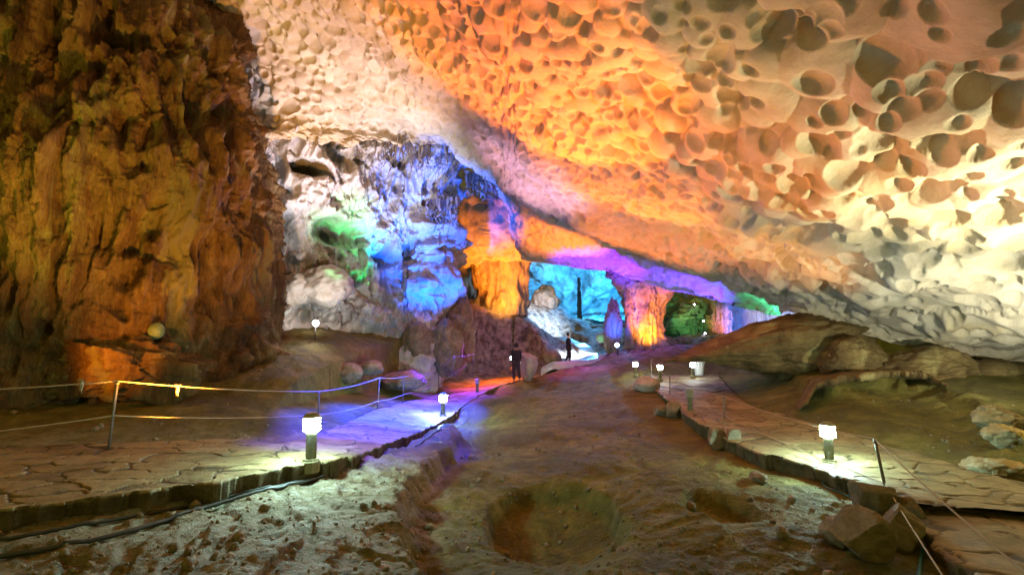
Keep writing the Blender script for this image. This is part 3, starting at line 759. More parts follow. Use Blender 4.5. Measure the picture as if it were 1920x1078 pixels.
for px, py, w_, h_, sd, lb in [(1243, 782, 32, 26, 55, 'dark stone at left of the low kerb cluster'), (1268, 784, 36, 30, 56, 'dark stone at right of the low kerb cluster')]:
    rock('rock', px, py, w_, h_, sd, lb, depth=0.9, rz=sd, group='stones against the right kerb', sub=4, cuts=13, rough=0.1, deep=0.52)
rock('rock', 1428, 908, 30, 20, 58, 'small loose yellow stone lying alone on the clay near the hose', sub=4, cuts=8, rough=0.18)
rock('rock', 1218, 735, 46, 26, 59, 'pale rock at the far kerb below the distant lamps', mat='pale_rock', sub=4)
for px, py, w_, h_, sd, lb in [(1900, 802, 70, 36, 61, 'white lit rock at right edge beneath the ledge, upper of three'), (1912, 838, 60, 40, 62, 'white lit rock at right edge beneath the ledge, lower of three'), (1905, 905, 90, 34, 63, 'bright cream rock at right edge beside the paving')]:
    rock('rock', px, py, w_, h_, sd, lb, mat='cream_rock', cuts=14, rough=0.28, crag=0.06, deep=0.5, group='lit rocks at the right edge')
# left side
rock('rock', 690, 700, 46, 24, 71, 'rounded pinkish boulder on the slope behind the left railing', D=17.2, sub=4)
rock('rock', 640, 716, 60, 34, 72, 'dark low boulder on the slope behind the left railing', D=16.2, sub=5)
rock('rock', 752, 728, 84, 30, 73, 'long dark rock beyond the blue lit path', D=18.6, sub=5)
rock('rock', 780, 690, 66, 80, 174, 'square purple rock stump under the blue flowstone', D=21.2, sub=5, cuts=4, deep=0.75, rough=0.24)
rock('rock', 836, 690, 56, 90, 175, 'tall purple rock stump left of the dark tall stump', D=21.4, sub=5, cuts=4, deep=0.75, rough=0.24)
rock('rock', 862, 676, 50, 112, 76, 'dark knobbly rock stump at the foot of the blue wall edge', D=22.9, sub=5, cuts=8, rough=0.25)
rock('rock', 990, 712, 40, 52, 77, 'pink lit stone block standing at the end of the left path', D=23.4, mat='pale_rock', sub=4, cuts=10, deep=0.6)
rock('rock', 1036, 683, 44, 24, 78, 'dark red squat rock beside the white winding path', D=26, sub=4, cuts=8, deep=0.6)
rock('boulder', 200, 738, 230, 100, 81, 'rough orange lit mound at the foot of the left pillar', 'mound', 'pillar', D=pil_D(200, 690) - 0.45, depth=0.35, sub=6, cuts=8, rough=0.55, deep=0.6)
g_ = rock('rock', 285, 632, 26, 27, 83, 'round grey green stone on the pillar above the orange mound', mat='green_rock', D=pil_D(285, 620) - 0.12, sub=4, cuts=0, rough=0.05)
rock('rock', 140, 838, 90, 22, 84, 'low orange rock behind the left path', D=9.2, sub=5)
rock('boulder', 600, 560, 90, 66, 101, 'large cream lit boulder on the slope above the white floodlight', 'boulder', 'pale_rock', D=18.6, sub=5, cuts=8, rough=0.2)
rock('boulder', 545, 566, 60, 56, 102, 'pale violet boulder beside the pillar, left of the cream lit one', 'boulder', 'pale_rock', D=18.4, sub=5, cuts=8, rough=0.2)
# far cavern rocks
rock('boulder', 1026, 582, 50, 46, 91, 'rounded dome rock on the far rubble slope', 'boulder', 'cavern', D=38.5, sub=5, cuts=7, rough=0.26)
rock('boulder', 1080, 626, 70, 28, 92, 'dark flat boulder in the middle of the blue cavern', 'boulder', 'rock', D=41, sub=5, cuts=6)
rock('boulder', 1128, 632, 56, 24, 93, 'low dark boulder right of the flat one in the blue cavern', 'boulder', 'rock', D=38, sub=5, cuts=6)
rock('rock', 1152, 650, 26, 78, 94, 'dark blue knobbly stalagmite left of the burning orange column', 'stalagmite', 'drip', D=27.2, sub=5, cuts=3, rough=0.42)
rock('rock', 1132, 640, 24, 16, 95, 'small rock lit bright green beside the blue lamp', mat='pale_rock', D=29, sub=4)
rock('rock', 1290, 622, 84, 58, 96, 'bushy looking rock lit green behind the orange column', 'rock', 'green_rock', D=33.5, sub=6, cuts=3, rough=0.6, crag=0.07)
rock('rock', 1255, 655, 40, 22, 97, 'dark purple rock at the foot of the orange column', D=28, sub=4)
rock('rock', 1285, 650, 34, 18, 98, 'dark purple low rock right of the orange column', D=28.4, sub=4)

# loose grit and pebbles on the clay
def grit():
    rg = np.random.default_rng(77); n = 7500
    a = rg.uniform(-0.95, 0.95, n); r = 3.4 * (16 / 3.4) ** rg.random(n)
    Q_ = np.column_stack([r * np.sin(a), r * np.cos(a)])
    k = (sdf(Q_, LPOLY) < -0.03) & (sdf(Q_, RPOLY) < -0.03) & (noise(np.column_stack([Q_ * 0.9, 0 * a]), 5.0) + rg.normal(0, 0.3, n) > 0.0)
    Q_ = Q_[k]; z = terrain(Q_); V0, T0 = _oct
    Vs = []; Ts = []
    for i, (q, zz) in enumerate(zip(Q_, z)):
        s_ = rg.lognormal(math.log(0.015), 0.65); R_ = rg.normal(size=(3, 3)); R_, _ = np.linalg.qr(R_)
        v_ = (V0 * rg.uniform(0.7, 1.3, (len(V0), 1)) * np.array([1, 0.8, 0.65])) @ R_.T * s_ + np.array([q[0], q[1], zz + s_ * 0.25])
        Vs.append(v_); Ts.append(T0 + len(V0) * i)
    return link('gravel', mesh_np('gravel', np.vstack(Vs), np.vstack(Ts)), M['rock'], None, False)
_oct = ico(1)
tag(grit(), 'loose grit and small stones scattered over the clay floor', 'gravel', kind='stuff')

# ------------------------------------------------------------------ columns, curtains
def column(name, px, y0, y1, D, w_px, label, mat='drip', fl=1.0, taper=(1.2, 0.8, 1.05), seed=0, cat='column', n=160, m=200, depth=0.8):
    top = W(px, y0, D); bot = W(px, y1, D); r = w_px / F * D / 2
    th = np.linspace(0, 2 * math.pi, n, endpoint=False); t = np.linspace(0, 1, m)
    k = np.interp(t, np.linspace(0, 1, len(taper)), taper)          # from foot to top
    zz = bot[2] - 0.4 + (top[2] - bot[2] + 0.8) * t
    P = np.stack([r * k[:, None] * np.cos(th)[None], r * depth * k[:, None] * np.sin(th)[None], np.repeat((zz - bot[2])[:, None], n, 1)], -1)
    f_ = P.reshape(-1, 3) + seed * 7.7; s = r
    nr = np.stack([np.cos(th), np.sin(th), 0 * th], -1)[None].repeat(m, 0)
    h = ridged(f_ * np.array([1.6, 1.6, 0.25]) / s, 4, seed) * 0.13 * fl + fbm(f_ * np.array([1, 1, 0.7]) / s, 4, seed + 4) * 0.34 + np.maximum(0, noise(f_ * np.array([5, 5, 0.9]) / s, 3)) * 0.18
    P = P + nr * (h.reshape(m, n) * s)[..., None]
    o = grid_obj(name, P, M[mat], None, True); o.location = (bot[0], bot[1], bot[2])
    return tag(o, label, cat)

column('rock_column', 940, 470, 582, 32.0, 100, 'broad orange lit rock column under the orange arch', mat='drip', taper=(0.95, 0.92, 1.0, 1.1), seed=1)
column('rock_column', 1212, 505, 655, 28.6, 70, 'tall orange and pink lit dripstone column in the middle distance', fl=2.3, taper=(0.95, 0.62, 0.6, 0.72, 1.2, 1.9), seed=2)
column('rock_column', 1180, 515, 640, 28.0, 15, 'slim blue and violet column standing left of the orange one', taper=(1.0, 0.8, 0.8, 1.3), seed=3)
column('rock_column', 1356, 570, 634, 33.5, 34, 'small far column lit orange near the blue curtain', taper=(1.0, 0.9, 0.9, 1.0), seed=4)
column('stalagmite', 1087, 528, 612, 46, 8, 'slim blue grey stalagmite rising in the misty blue cavern', mat='cavern', taper=(1.6, 0.9, 0.7, 0.45), seed=5, cat='stalagmite', n=80, m=100)

def curtain_fn(f):
    return ridged(f * np.array([1.3, 1.3, 0.12]), 4, 3.0) * 0.35 + fbm(f * 0.4, 3, 9.0) * 0.8
plan = [W(px, 620, D)[:2] for px, D in [(1180, 44), (1240, 38), (1300, 37), (1370, 36.5), (1430, 36), (1500, 34), (1600, 30), (1700, 26)]]
tag(rock_face('cave_wall', plan, 0.5, 12, M['wall'], 360, 160, fn=curtain_fn), kind='structure')

plan = [W(px, 620, D)[:2] for px, D in [(300, 33), (500, 33.5), (700, 34), (850, 34.5), (930, 36), (965, 39)]]
tag(rock_face('cave_wall', plan, 0.5, 24, M['wall'], 200, 120, fn=curtain_fn), kind='structure')

# the orange lit block over the arch
def block():
    V, T = _ico[6]
    V = np.sign(V) * np.abs(V) ** 0.6
    c = W(915, 425, 30.5); sz = np.array([3.3, 2.4, 2.2])
    p = V * sz + c
    h = ridged(p * np.array([0.7, 0.7, 0.9]), 5, 8.0) * 0.22 + fbm(p * 0.6, 3, 4.0) * 0.5 + noise(p * np.array([3, 3, .5]), 2) * 0.12
    p = p + (V / np.linalg.norm(V, axis=1)[:, None]) * h[:, None]
    return link('cave_wall', mesh_np('cave_wall', p, T), M['wall'])
tag(block(), kind='structure')

# far cavern shell
def cavern():
    n, m = 420, 200
    th = np.linspace(0, 2 * math.pi, n, endpoint=False); ph = np.linspace(R(-35), R(88), m)
    TH, PH = np.meshgrid(th, ph)
    c = np.array([4.0, 50.0, 2.0]); s = np.array([21.0, 19.0, 12.0])
    d = np.stack([np.cos(PH) * np.cos(TH), np.cos(PH) * np.sin(TH), np.sin(PH)], -1)
    P = d * s + c
    f = P.reshape(-1, 3)
    h = fbm(f * 0.14, 4, 3.0) * 2.6 + ridged(f * 0.35, 5, 9.0) * 0.8 + fbm(f * 1.5, 3, 30.0) * 0.25
    P = P - d * h.reshape(m, n)[..., None]
    # open towards the main chamber
    keep = (P[..., 1] > 37.5) | (P[..., 2] > 60)
    Q = grid_quads(n=m, m=n, wrap=True); k = keep.ravel()
    Q = Q[k[Q].all(1)]
    return link('cave_wall', mesh_np('cave_wall', P.reshape(-1, 3), Q), M['cavern'])
tag(cavern(), kind='structure')

# hanging dripstone on the back wall
def hanging(name, x0, x1, ytop, ybot, D, label, n_strands, seed, mat='drip'):
    """a fringe of dripstone: one sheet at the top that splits into many points"""
    rg = np.random.default_rng(seed); V = []; Q = []; base = 0
    if D < 22:
        Da = min(wall_D(x0 + 4, q_y, D) for q_y in (ytop, ytop + 12, ytop + 30)); Db = min(wall_D(x1 - 4, q_y, D) for q_y in (ytop, ytop + 12, ytop + 30)); Da = Db = (Da + Db) / 2 - 0.15
    else: Da, Db = D, D + 0.4
    a = W(x0, ytop, Da); b_ = W(x1, ytop, Db); L_ = np.linalg.norm(b_ - a); hfull = (ybot - ytop) / F * Da
    for k in range(n_strands):
        t = (k + rg.uniform(0.1, 0.9)) / n_strands
        p = a + (b_ - a) * t; r = L_ / n_strands * rg.uniform(0.45, 1.0)
        h = hfull * rg.uniform(0.45, 1.05) * (0.6 + 0.4 * math.sin(math.pi * min(1, max(0, t))))
        p = p + np.array([0, rg.uniform(-0.25, 0.25), rg.uniform(-0.1, 0.1)])
        q = np.array([[p[0] + rg.uniform(-.02, .02) * i, p[1] - 0.1 * math.sin(i / 9 * 2), p[2] + 0.5 - (h + 0.5) * i / 9] for i in range(10)])
        rad = r * np.array([1.2, 1.15, 1.05, 0.95, 0.8, 0.65, 0.5, 0.38, 0.24, 0.06]) * (1 + 0.15 * rg.normal(size=10))
        v_, q_, _, _ = tube_np(q, np.maximum(rad, 0.01), 9); v_ = v_[:-2]
        V.append(v_); Q.append(q_ + base); base += len(v_)
    o = link(name, mesh_np(name, np.vstack(V), np.vstack(Q)), M[mat])
    return tag(o, label, 'stalactites')
hanging('stalactite_curtain', 688, 765, 280, 352, 20.6, 'pale fringe of stalactites left of the small dark grotto on the back wall', 26, 1)
hanging('stalactite_curtain', 768, 806, 296, 350, 20.9, 'thin fringe of stalactites in the middle of the back wall', 14, 2)
hanging('stalactite_curtain', 800, 868, 258, 372, 20.2, 'long brown and cream stalactite curtain below the ceiling ridge', 24, 3)
hanging('stalactite_curtain', 872, 935, 345, 385, 22.6, 'short blue lit stalactites hanging beside the orange block', 14, 4)
hanging('stalactite_curtain', 800, 862, 392, 440, 21.2, 'blue white stalactites under the dark hollow of the back wall', 20, 5)
hanging('stalactite_curtain', 1165, 1262, 515, 560, 28.0, 'pink and orange drapery hanging around the top of the tall column', 30, 6)

# stalactite drapery on the pillar top left (part of pillar)
# ------------------------------------------------------------------ bollard lamps
def bollard(px, ybase, height, label, lit='lamp', group='bollard lamps along the walkways', ground=None, rz=0.0, D=None):
    p = W(px, ybase, D) if D else (G(px, ybase) if ground is None else WZ(px, ybase, ground))
    root = empty('bollard_lamp', p, rz); tag(root, label, 'lamp', group)
    root.rotation_euler = (R(math.sin(px * 1.7) * 1.6), R(math.cos(px * 2.3) * 1.6), px * 0.37)
    s = height / 0.72
    bm = lathe([(0.125 * s, -0.12 * s), (0.125 * s, 0.03 * s), (0.11 * s, 0.05 * s), (0.11 * s, 0.07 * s)], 8); bm_obj('base', bm, M['bollard'], root)
    bm = lathe([(0.075 * s, 0.0), (0.075 * s, 0.43 * s), (0.085 * s, 0.44 * s), (0.085 * s, 0.455 * s)], 20); bm_obj('post', bm, M['bollard'], root, True)
    prof = []
    for k in range(4):
        z = 0.455 + 0.05 * k
        prof += [(0.090, z), (0.118, z + 0.012), (0.122, z + 0.026), (0.112, z + 0.040), (0.090, z + 0.047)]
    bm = lathe([(r * s, z * s) for r, z in prof], 28); bm_obj('lamp_head', bm, M[lit], root, True)
    bm = lathe([(0.125 * s, 0.653 * s), (0.128 * s, 0.665 * s), (0.085 * s, 0.71 * s), (0.07 * s, 0.72 * s)], 10); bm_obj('cap', bm, M['cap'], root)
    return root
bollard(583, 868, 0.72, 'nearest left lamp, glowing white on a mossy post at the flagstone edge', ground=-0.02)
bollard(830, 781, 0.72, 'lit lamp beside the blue stretch of the left path, near the cable tangle', ground=-0.46)
bollard(895, 737, 0.60, 'unlit dark lamp where the left path turns orange', lit='dead', ground=-0.3)
bollard(1556, 868, 0.68, 'glowing white lamp with a domed cap on the near right path', ground=-0.3)
bollard(1294, 772, 0.62, 'unlit ribbed lamp on the right path in front of the glowing ones', lit='dead', ground=-0.1)
bollard(1238, 712, 0.62, 'lit far lamp in the middle of the three at the right path bend', lit='lampfar', ground=0.37)
bollard(1300, 706, 0.62, 'lit far lamp standing in front of the white bin', lit='lampfar', ground=0.44)
bollard(1192, 704, 0.62, 'lit far lamp leftmost of the three at the right path bend', lit='lampfar', D=21)
bollard(961, 690, 0.62, 'tiny lit lamp beside the dark figure at the end of the left path', lit='lampfar', D=24.2)

# ------------------------------------------------------------------ bin
p = WZ(1311, 703, 0.44); root = empty('bin', p); tag(root, 'white tapered plastic bin behind a glowing lamp by the long boulder', 'bin')
bm = lathe([(0.17, 0.0), (0.25, 0.55), (0.235, 0.55), (0.16, 0.02)], 24, cap=False); bm.faces.ensure_lookup_table()
bm_obj('bucket', bm, M['bin'], root, True)
bm_obj('bin_bottom', lathe([(0.165, 0.006), (0.16, 0.018)], 24), M['bin'], root)
bm_obj('rim', lathe([(0.25, 0.53), (0.275, 0.53), (0.275, 0.57), (0.25, 0.57), (0.25, 0.53)], 24, cap=False), M['bin'], root)

# ------------------------------------------------------------------ railing posts and ropes
def post(base, top, r, label, group):
    o = empty('rope_post', base); tag(o, label, 'post', group)
    v_ = Vector(top) - Vector(base); bm = lathe([(r, -0.12), (r, v_.length - 0.01), (r * 0.6, v_.length)], 10)
    s_ = bm_obj('shaft', bm, M['post'], o, True)
    bm2 = lathe([(r * 1.45, v_.length - 0.05), (r * 1.45, v_.length - 0.025)], 10)
    k_ = bm_obj('rope_ring', bm2, M['post'], o, True)
    q = Vector((0, 0, 1)).rotation_difference(v_); 
    for ch in (s_, k_): ch.rotation_mode = 'QUATERNION'; ch.rotation_quaternion = q
    return np.array(top)
def post_px(bx, by, tx, ty, r, label, group, D=None):
    b0 = G(bx, by) if D is None else W(bx, by, D)
    return post(b0, W(tx, ty, b0[1]), r, label, group)
gl = 'rope posts along the left path'
L1 = post_px(203, 850, 220, 714, 0.022, 'rusty post leaning right beside the near left flagstones', gl)
L2 = post_px(596, 790, 598, 734, 0.018, 'thin post rising just behind the nearest left lamp', gl)
L3 = post_px(707, 772, 712, 708, 0.018, 'dark thin post at the edge of the blue lit paving', gl)
L4 = post_px(755, 757, 757, 706, 0.018, 'dark thin post right of the one at the blue paving edge', gl)
L5 = post_px(822, 738, 823, 697, 0.018, 'thin post directly behind the lit blue path lamp', gl)
L6 = post_px(851, 700, 851, 668, 0.02, 'far thin post where the left rope climbs steeply', gl, D=19.5)
L7 = post_px(888, 700, 888, 664, 0.02, 'tallest of the far left posts, above the unlit lamp', gl, D=20.5)
L8 = post_px(911, 698, 911, 669, 0.02, 'far post between the tallest post and the dark figure', gl, D=21.5)
L9 = post_px(938, 698, 938, 670, 0.02, 'last far post on the left, next to the dark figure', gl, D=22.5)

def sag(a, b, s, n=14):
    t = np.linspace(0, 1, n)[:, None]; p = np.asarray(a) * (1 - t) + np.asarray(b) * t
    p[:, 2] -= s * 4 * (t * (1 - t))[:, 0]; return p
def rope(name, anchors, sags, r, mat, label, cat='rope', parent=None):
    pts = np.vstack([sag(a, b, s)[(0 if i == 0 else 1):] for i, (a, b, s) in enumerate(zip(anchors[:-1], anchors[1:], sags))])
    o = tube(name, pts, r, M[mat], parent, 7)
    if parent is None: tag(o, label, cat)
    return o
dn = lambda p, d: np.asarray(p) - np.array([0, 0, d])
L0 = W(-420, 738, 6.6)
rope('rope', [L0, L1, L2, L3, L4, L5, L6, L7, L8, L9], [.06, .05, .06, .04, .03, .0, .04, .03, .03], 0.011, 'rope', 'upper rope strung between the posts of the left path')
low = [W(-420, 850, 6.6), W(214, 779, L1[1]), W(597, 778, L2[1] - .0), W(709, 752, L3[1]), W(756, 740, L4[1]), W(822, 720, L5[1]), W(876, 684, L6[1] + .5)]
rope('rope', low, [.04, .05, .05, .03, .03, .0], 0.011, 'rope', 'lower rope strung between the posts of the left path')
for px, py, ln, lb in [(151, 713, 0.22, 'frayed rope tail knotted left of the leaning post'), (332, 722, 0.22, 'frayed rope tail knotted right of the leaning post')]:
    D_ = 6.6 + (7.45 - 6.6) * (px + 420) / 640 if px < 220 else L1[1] + (L2[1] - L1[1]) * (px - 220) / 378 * 0.72
    p = W(px, py, D_)
    o = empty('rope_tail', p); tag(o, lb, 'rope')
    tube('strand', [[0, 0, 0.01], [0.015, 0, -0.05], [0.0, 0.0, -0.12], [0.012, 0, -ln]], [0.016, 0.02, 0.012, 0.004], M['rope'], o, 7)
    tube('strand', [[0.01, 0, 0.01], [0.03, 0.01, -0.06], [0.028, 0.0, -0.13], [0.034, 0, -ln * 0.85]], [0.014, 0.016, 0.012, 0.004], M['rope'], o, 7)
    tube('knot', [[-0.05, 0, 0.0], [-0.02, 0, 0.004], [0.02, 0, -0.004], [0.07, 0, 0.0]], [0.012, 0.021, 0.022, 0.012], M['rope'], o, 8)

gr = 'rope posts along the right path'
R1 = post_px(1667, 946, 1640, 822, 0.02, 'dark post leaning left, set in a stone pile at the near right path', gr)
R2 = post_px(1359, 806, 1357, 742, 0.02, 'upright post above the small stone cluster on the right', gr)
R3 = post_px(1256, 748, 1256, 702, 0.018, 'thin post left of the unlit ribbed lamp', gr)
R4 = post_px(1221, 716, 1221, 672, 0.018, 'thin far post between the two left lamps at the right bend', gr)
rope('rope', [R4, R3 + np.array([0, 0, -.1]), R2, R1, WZ(1925, 1075, 0.1), W(2500, 1500, 1.2)], [.12, .08, .09, .03, .0], 0.009, 'rope', 'upper rope along the right path, over the leaning post')
m1 = W(1659, 905, R1[1]); m2 = W(1358, 778, R2[1]); m3 = W(1256, 728, R3[1]); m4 = W(1221, 700, R4[1])
rope('rope', [m4, m3, m2, m1, WZ(1772, 1085, -.05), WZ(1950, 1400, -.05)], [.08, .03, .05, .02, .0], 0.008, 'rope', 'lower rope along the right path, running to the bottom edge')

# ------------------------------------------------------------------ cables and hose, laid on the ground
def laid(name, pxs, r, mat, label, lift=0.0, cat='cable', n=120):
    pts = bez(np.array([G(px, py) for px, py in pxs]), n)
    z = terrain(pts[:, :2]); k = np.ones(21) / 21
    for c_ in range(2): pts[:, c_] = np.convolve(np.pad(pts[:, c_], 10, 'edge'), k, 'valid') if n > 100 else pts[:, c_]
    z = terrain(pts[:, :2]); z2 = np.convolve(np.pad(z, 10, 'edge'), k, 'valid')
    pts[:, 2] = np.maximum(z2, z * 0.6 + z2 * 0.4) + r * 0.9 + lift
    return tag(tube(name, pts, r, M[mat], None, 8), label, cat)
laid('cable', [(-120, 1068), (0, 1052), (150, 1020), (300, 985), (420, 950), (560, 908), (680, 872), (760, 836), (812, 806), (838, 790)], 0.026, 'cable', 'thick black cable along the rock shelf below the left path, lower one')
laid('cable', [(-120, 1030), (0, 1015), (150, 990), (300, 962), (430, 938), (520, 915), (640, 880), (750, 838), (806, 806), (828, 792)], 0.020, 'cable', 'thinner black cable close under the left path edge, upper one')
laid('cable', [(780, 838), (815, 812), (842, 800), (866, 800), (878, 782), (872, 768), (860, 776), (852, 792)], 0.018, 'cable', 'looped end of black cable by the lamp on the blue path', n=80)
laid('hose', [(1388, 824), (1392, 850), (1410, 868), (1440, 866), (1470, 872), (1500, 885), (1535, 898), (1552, 890), (1556, 872)], 0.014, 'hose', 'teal hose snaking over the clay to the near right lamp', cat='hose')
laid('hose', [(1540, 900), (1550, 915), (1580, 928), (1610, 938), (1640, 940)], 0.014, 'hose', 'short teal hose running on toward the leaning post', cat='hose', n=60)
laid('hose', [(1668, 950), (1700, 960), (1728, 980), (1738, 1010), (1728, 1050), (1722, 1085)], 0.016, 'hose', 'dark hose curling down behind the stone pile', cat='hose', n=60)

# ------------------------------------------------------------------ white winding path far back
def far_path():
    c = [W(1052, 655, 33), W(1085, 662, 31), W(1112, 672, 29), W(1122, 680, 27.5), W(1100, 688, 26.4), W(1060, 690, 26), W(1020, 690, 26.4)]
    p = bez(np.array(c), 120); t = np.gradient(p, axis=0); t /= np.linalg.norm(t, axis=1)[:, None]
    s = np.stack([-t[:, 1], t[:, 0], 0 * t[:, 0]], -1); w = 0.55
    k = np.linspace(-w, w, 9)
    P = p[:, None, :] + s[:, None, :] * k[None, :, None]
    z = terrain(P.reshape(-1, 3)[:, :2]).reshape(P.shape[:2]); zz = z.max(1); zz = np.convolve(np.pad(zz, 6, 'edge'), np.ones(13) / 13, 'valid'); P[..., 2] = zz[:, None] + 0.10
    e0 = P[:, :1].copy(); e0[..., 2] -= 0.4; e1 = P[:, -1:].copy(); e1[..., 2] -= 0.4
    return grid_obj('path', np.concatenate([e0, P, e1], 1), M['wet'])
tag(far_path(), kind='structure')

# ------------------------------------------------------------------ person at the end of the left path
def skin_body(name, verts, edges, radii, mat, parent, root=0):
    me = bpy.data.meshes.new(name); me.from_pydata(verts, edges, []); me.update()
    o = bpy.data.objects.new(name, me); C.objects.link(o); o.parent = parent; me.materials.append(mat)
    md = o.modifiers.new('Skin', 'SKIN'); md.use_smooth_shade = True
    for i, r in enumerate(radii): me.skin_vertices[0].data[i].radius = (r, r)
    me.skin_vertices[0].data[root].use_root = True
    s = o.modifiers.new('Sub', 'SUBSURF'); s.levels = 2; s.render_levels = 2
    return o
def person(px, py, D, rz, label, scale=1.0):
    p = W(px, py, D); root = empty('person', p, rz); root.scale = (scale,) * 3; tag(root, label, 'person')
    V = [(0,0,.92),(0,0,1.08),(0,.01,1.28),(0,.01,1.42),(0,.0,1.50),(0,-.01,1.58),(0,-.02,1.68),
         (.09,0,.88),(.10,-.10,.50),(.10,-.02,.10),(.10,-.14,.04),
         (-.09,0,.88),(-.10,.06,.50),(-.10,.20,.12),(-.10,.10,.05),
         (.17,.01,1.40),(.21,.06,1.12),(.22,-.02,.88),(.22,-.05,.80),
         (-.17,.01,1.40),(-.21,-.03,1.12),(-.21,-.12,.90),(-.21,-.15,.82)]
    E = [(0,1),(1,2),(2,3),(3,4),(4,5),(5,6),(0,7),(7,8),(8,9),(9,10),(0,11),(11,12),(12,13),(13,14),(3,15),(15,16),(16,17),(17,18),(3,19),(19,20),(20,21),(21,22)]
    r = [.13,.13,.15,.12,.055,.085,.085,.09,.065,.045,.035,.09,.065,.045,.035,.06,.045,.035,.03,.06,.045,.035,.03]
    skin_body('body', V, E, r, M['skin'], root)
    JV = [(0,0,.86),(0,0,1.08),(0,.01,1.28),(0,.01,1.40),(.17,.01,1.40),(.21,.06,1.12),(.22,-.01,.92),(-.17,.01,1.40),(-.21,-.03,1.12),(-.21,-.10,.94)]
    skin_body('jacket', JV, [(0,1),(1,2),(2,3),(3,4),(4,5),(5,6),(3,7),(7,8),(8,9)], [.175,.165,.175,.135,.085,.068,.055,.085,.068,.055], M['cloth'], root)
    TV = [(0,0,.92),(.09,0,.86),(.10,-.09,.50),(.10,-.02,.13),(-.09,0,.86),(-.10,.06,.50),(-.10,.19,.15)]
    skin_body('trousers', TV, [(0,1),(1,2),(2,3),(0,4),(4,5),(5,6)], [.14,.11,.085,.07,.11,.085,.07], M['trousers'], root)
    bm = bmesh.new(); bmesh.ops.create_uvsphere(bm, u_segments=20, v_segments=12, radius=1.0)
    bmesh.ops.scale(bm, vec=(.105, .115, .115), verts=bm.verts); bmesh.ops.translate(bm, vec=(0, .02, 1.67), verts=bm.verts)
    bmesh.ops.delete(bm, geom=[v for v in bm.verts if v.co.y < -.045 and v.co.z < 1.70], context='VERTS')
    bm_obj('hair', bm, M['hair'], root, True)
    return root
person(968, 716, 22.4, R(200), 'dark clothed figure walking away at the end of the left path')
person(1067, 682, 27.5, R(90), 'small far person in dark clothes beside the white winding path')

# ------------------------------------------------------------------ visible floodlights
def floodlight(px, py, D, mat, label, aim, size=0.16):
    p = W(px, py, D); root = empty('floodlight', p); tag(root, label, 'floodlight')
    d = (Vector(aim) - Vector(p)).normalized(); q = Vector((0, 0, 1)).rotation_difference(d)
    a = bm_obj('housing', lathe([(size * .5, -size * 1.2), (size * .8, -size * .8), (size, 0), (size * 1.08, 0.02), (size * .98, 0.02)], 20), M['housing'], root, True)
    l = bm_obj('lens', lathe([(size * .95, 0.024), (size * .7, 0.04), (size * .2, 0.05)], 20), M[mat], root, True)
    for ch in (a, l): ch.rotation_mode = 'QUATERNION'; ch.rotation_quaternion = q
    z = -p[2] + gz(p[0], p[1]) - 0.1
    bm_obj('stand', lathe([(0.02, z), (0.02, -size * .9)], 8), M['housing'], root)
    return root
floodlight(592, 606, 17.0, 'flood', 'bright white floodlight glaring on the slope behind the left pillar', (0, 0, 2.2), 0.11)
floodlight(1157, 647, 26.4, 'blueflood', 'small blue floodlight at the foot of the orange column', (0, 0, 2.0), 0.12)
for px, py, D, lb in [(1302, 571, 32.5, 'uppermost tiny white lamp in the green grotto'), (1319, 602, 32.5, 'middle tiny white lamp in the green grotto'), (1322, 625, 31.5, 'lowest tiny white lamp in the green grotto')]:
    floodlight(px, py, D, 'flood', lb, (2, 0, 2.0), 0.05)

# ------------------------------------------------------------------ lamps of the show cave
def spot(name, pos, target, power, col, cone=70, blend=0.6, radius=0.12):
    l = bpy.data.lights.new(name, 'SPOT'); l.energy = power; l.color = col; l.spot_size = R(cone); l.spot_blend = blend; l.shadow_soft_size = radius
    o = bpy.data.objects.new(name, l); C.objects.link(o); o.location = pos
    o.rotation_mode = 'QUATERNION'; o.rotation_quaternion = (Vector(target) - Vector(pos)).to_track_quat('-Z', 'Y')
    return o
def spx(name, lp, tp, power, col, cone=70, blend=0.6, radius=0.12):
    p = W(*lp); p[2] = max(p[2], gz(p[0], p[1]) + 0.35)
    return spot(name, tuple(p), tuple(W(*tp)), power, col, cone, blend, radius)

ORANGE = (1.0, 0.19, 0.002); AMBER = (1.0, 0.36, 0.03); WARM = (1.0, 0.80, 0.58); CREAM = (1.0, 0.91, 0.58); BLUE = (0.03, 0.10, 1.0); VIOLET = (0.35, 0.06, 1.0); GREEN = (0.05, 1.0, 0.25); CYAN = (0.10, 0.65, 1.0); PINK = (1.0, 0.55, 0.75)
# ceiling
spx('lamp_ceiling_left_white', (680, 680, 16.6), (600, 90, 15.5), 3100, (1.0, 0.75, 0.82), 64, .6)
spx('lamp_ceiling_left_amber', (1000, 735, 16.0), (640, 130, 14), 1900, AMBER, 50, .9)
spx('lamp_ceiling_mid_orange', (1010, 742, 14), (1000, 110, 11.0), 9000, ORANGE, 58, .4)
spx('lamp_ceiling_far_orange', (1090, 730, 18), (1150, 330, 14), 5600, (1.0, 0.21, 0.005), 58, .6)
spx('lamp_ceiling_far_peach', (1050, 720, 21), (1220, 430, 18), 3000, (1.0, 0.25, 0.03), 64, .7)
spx('lamp_ceiling_right_peach', (1400, 745, 13.4), (1425, 445, 14), 950, (1.0, 0.45, 0.12), 84, .8)
spx('lamp_ceiling_pink', (900, 690, 19), (1000, 350, 18.0), 3600, (1.0, 0.50, 0.85), 42, .7)
spot('lamp_right_cream', (9.9, 6.6, 0.7), tuple(W(1880, 290, 8)), 3300, CREAM, 76, .7)
spot('lamp_right_cool', (10.4, 8.6, 0.9), tuple(W(1740, 560, 12.5)), 950, (1.0, 1.0, 0.80), 100, .8)
spx('lamp_right_amber', (1060, 740, 12), (1620, 170, 7.4), 2100, (1.0, 0.26, 0.008), 64, .8)
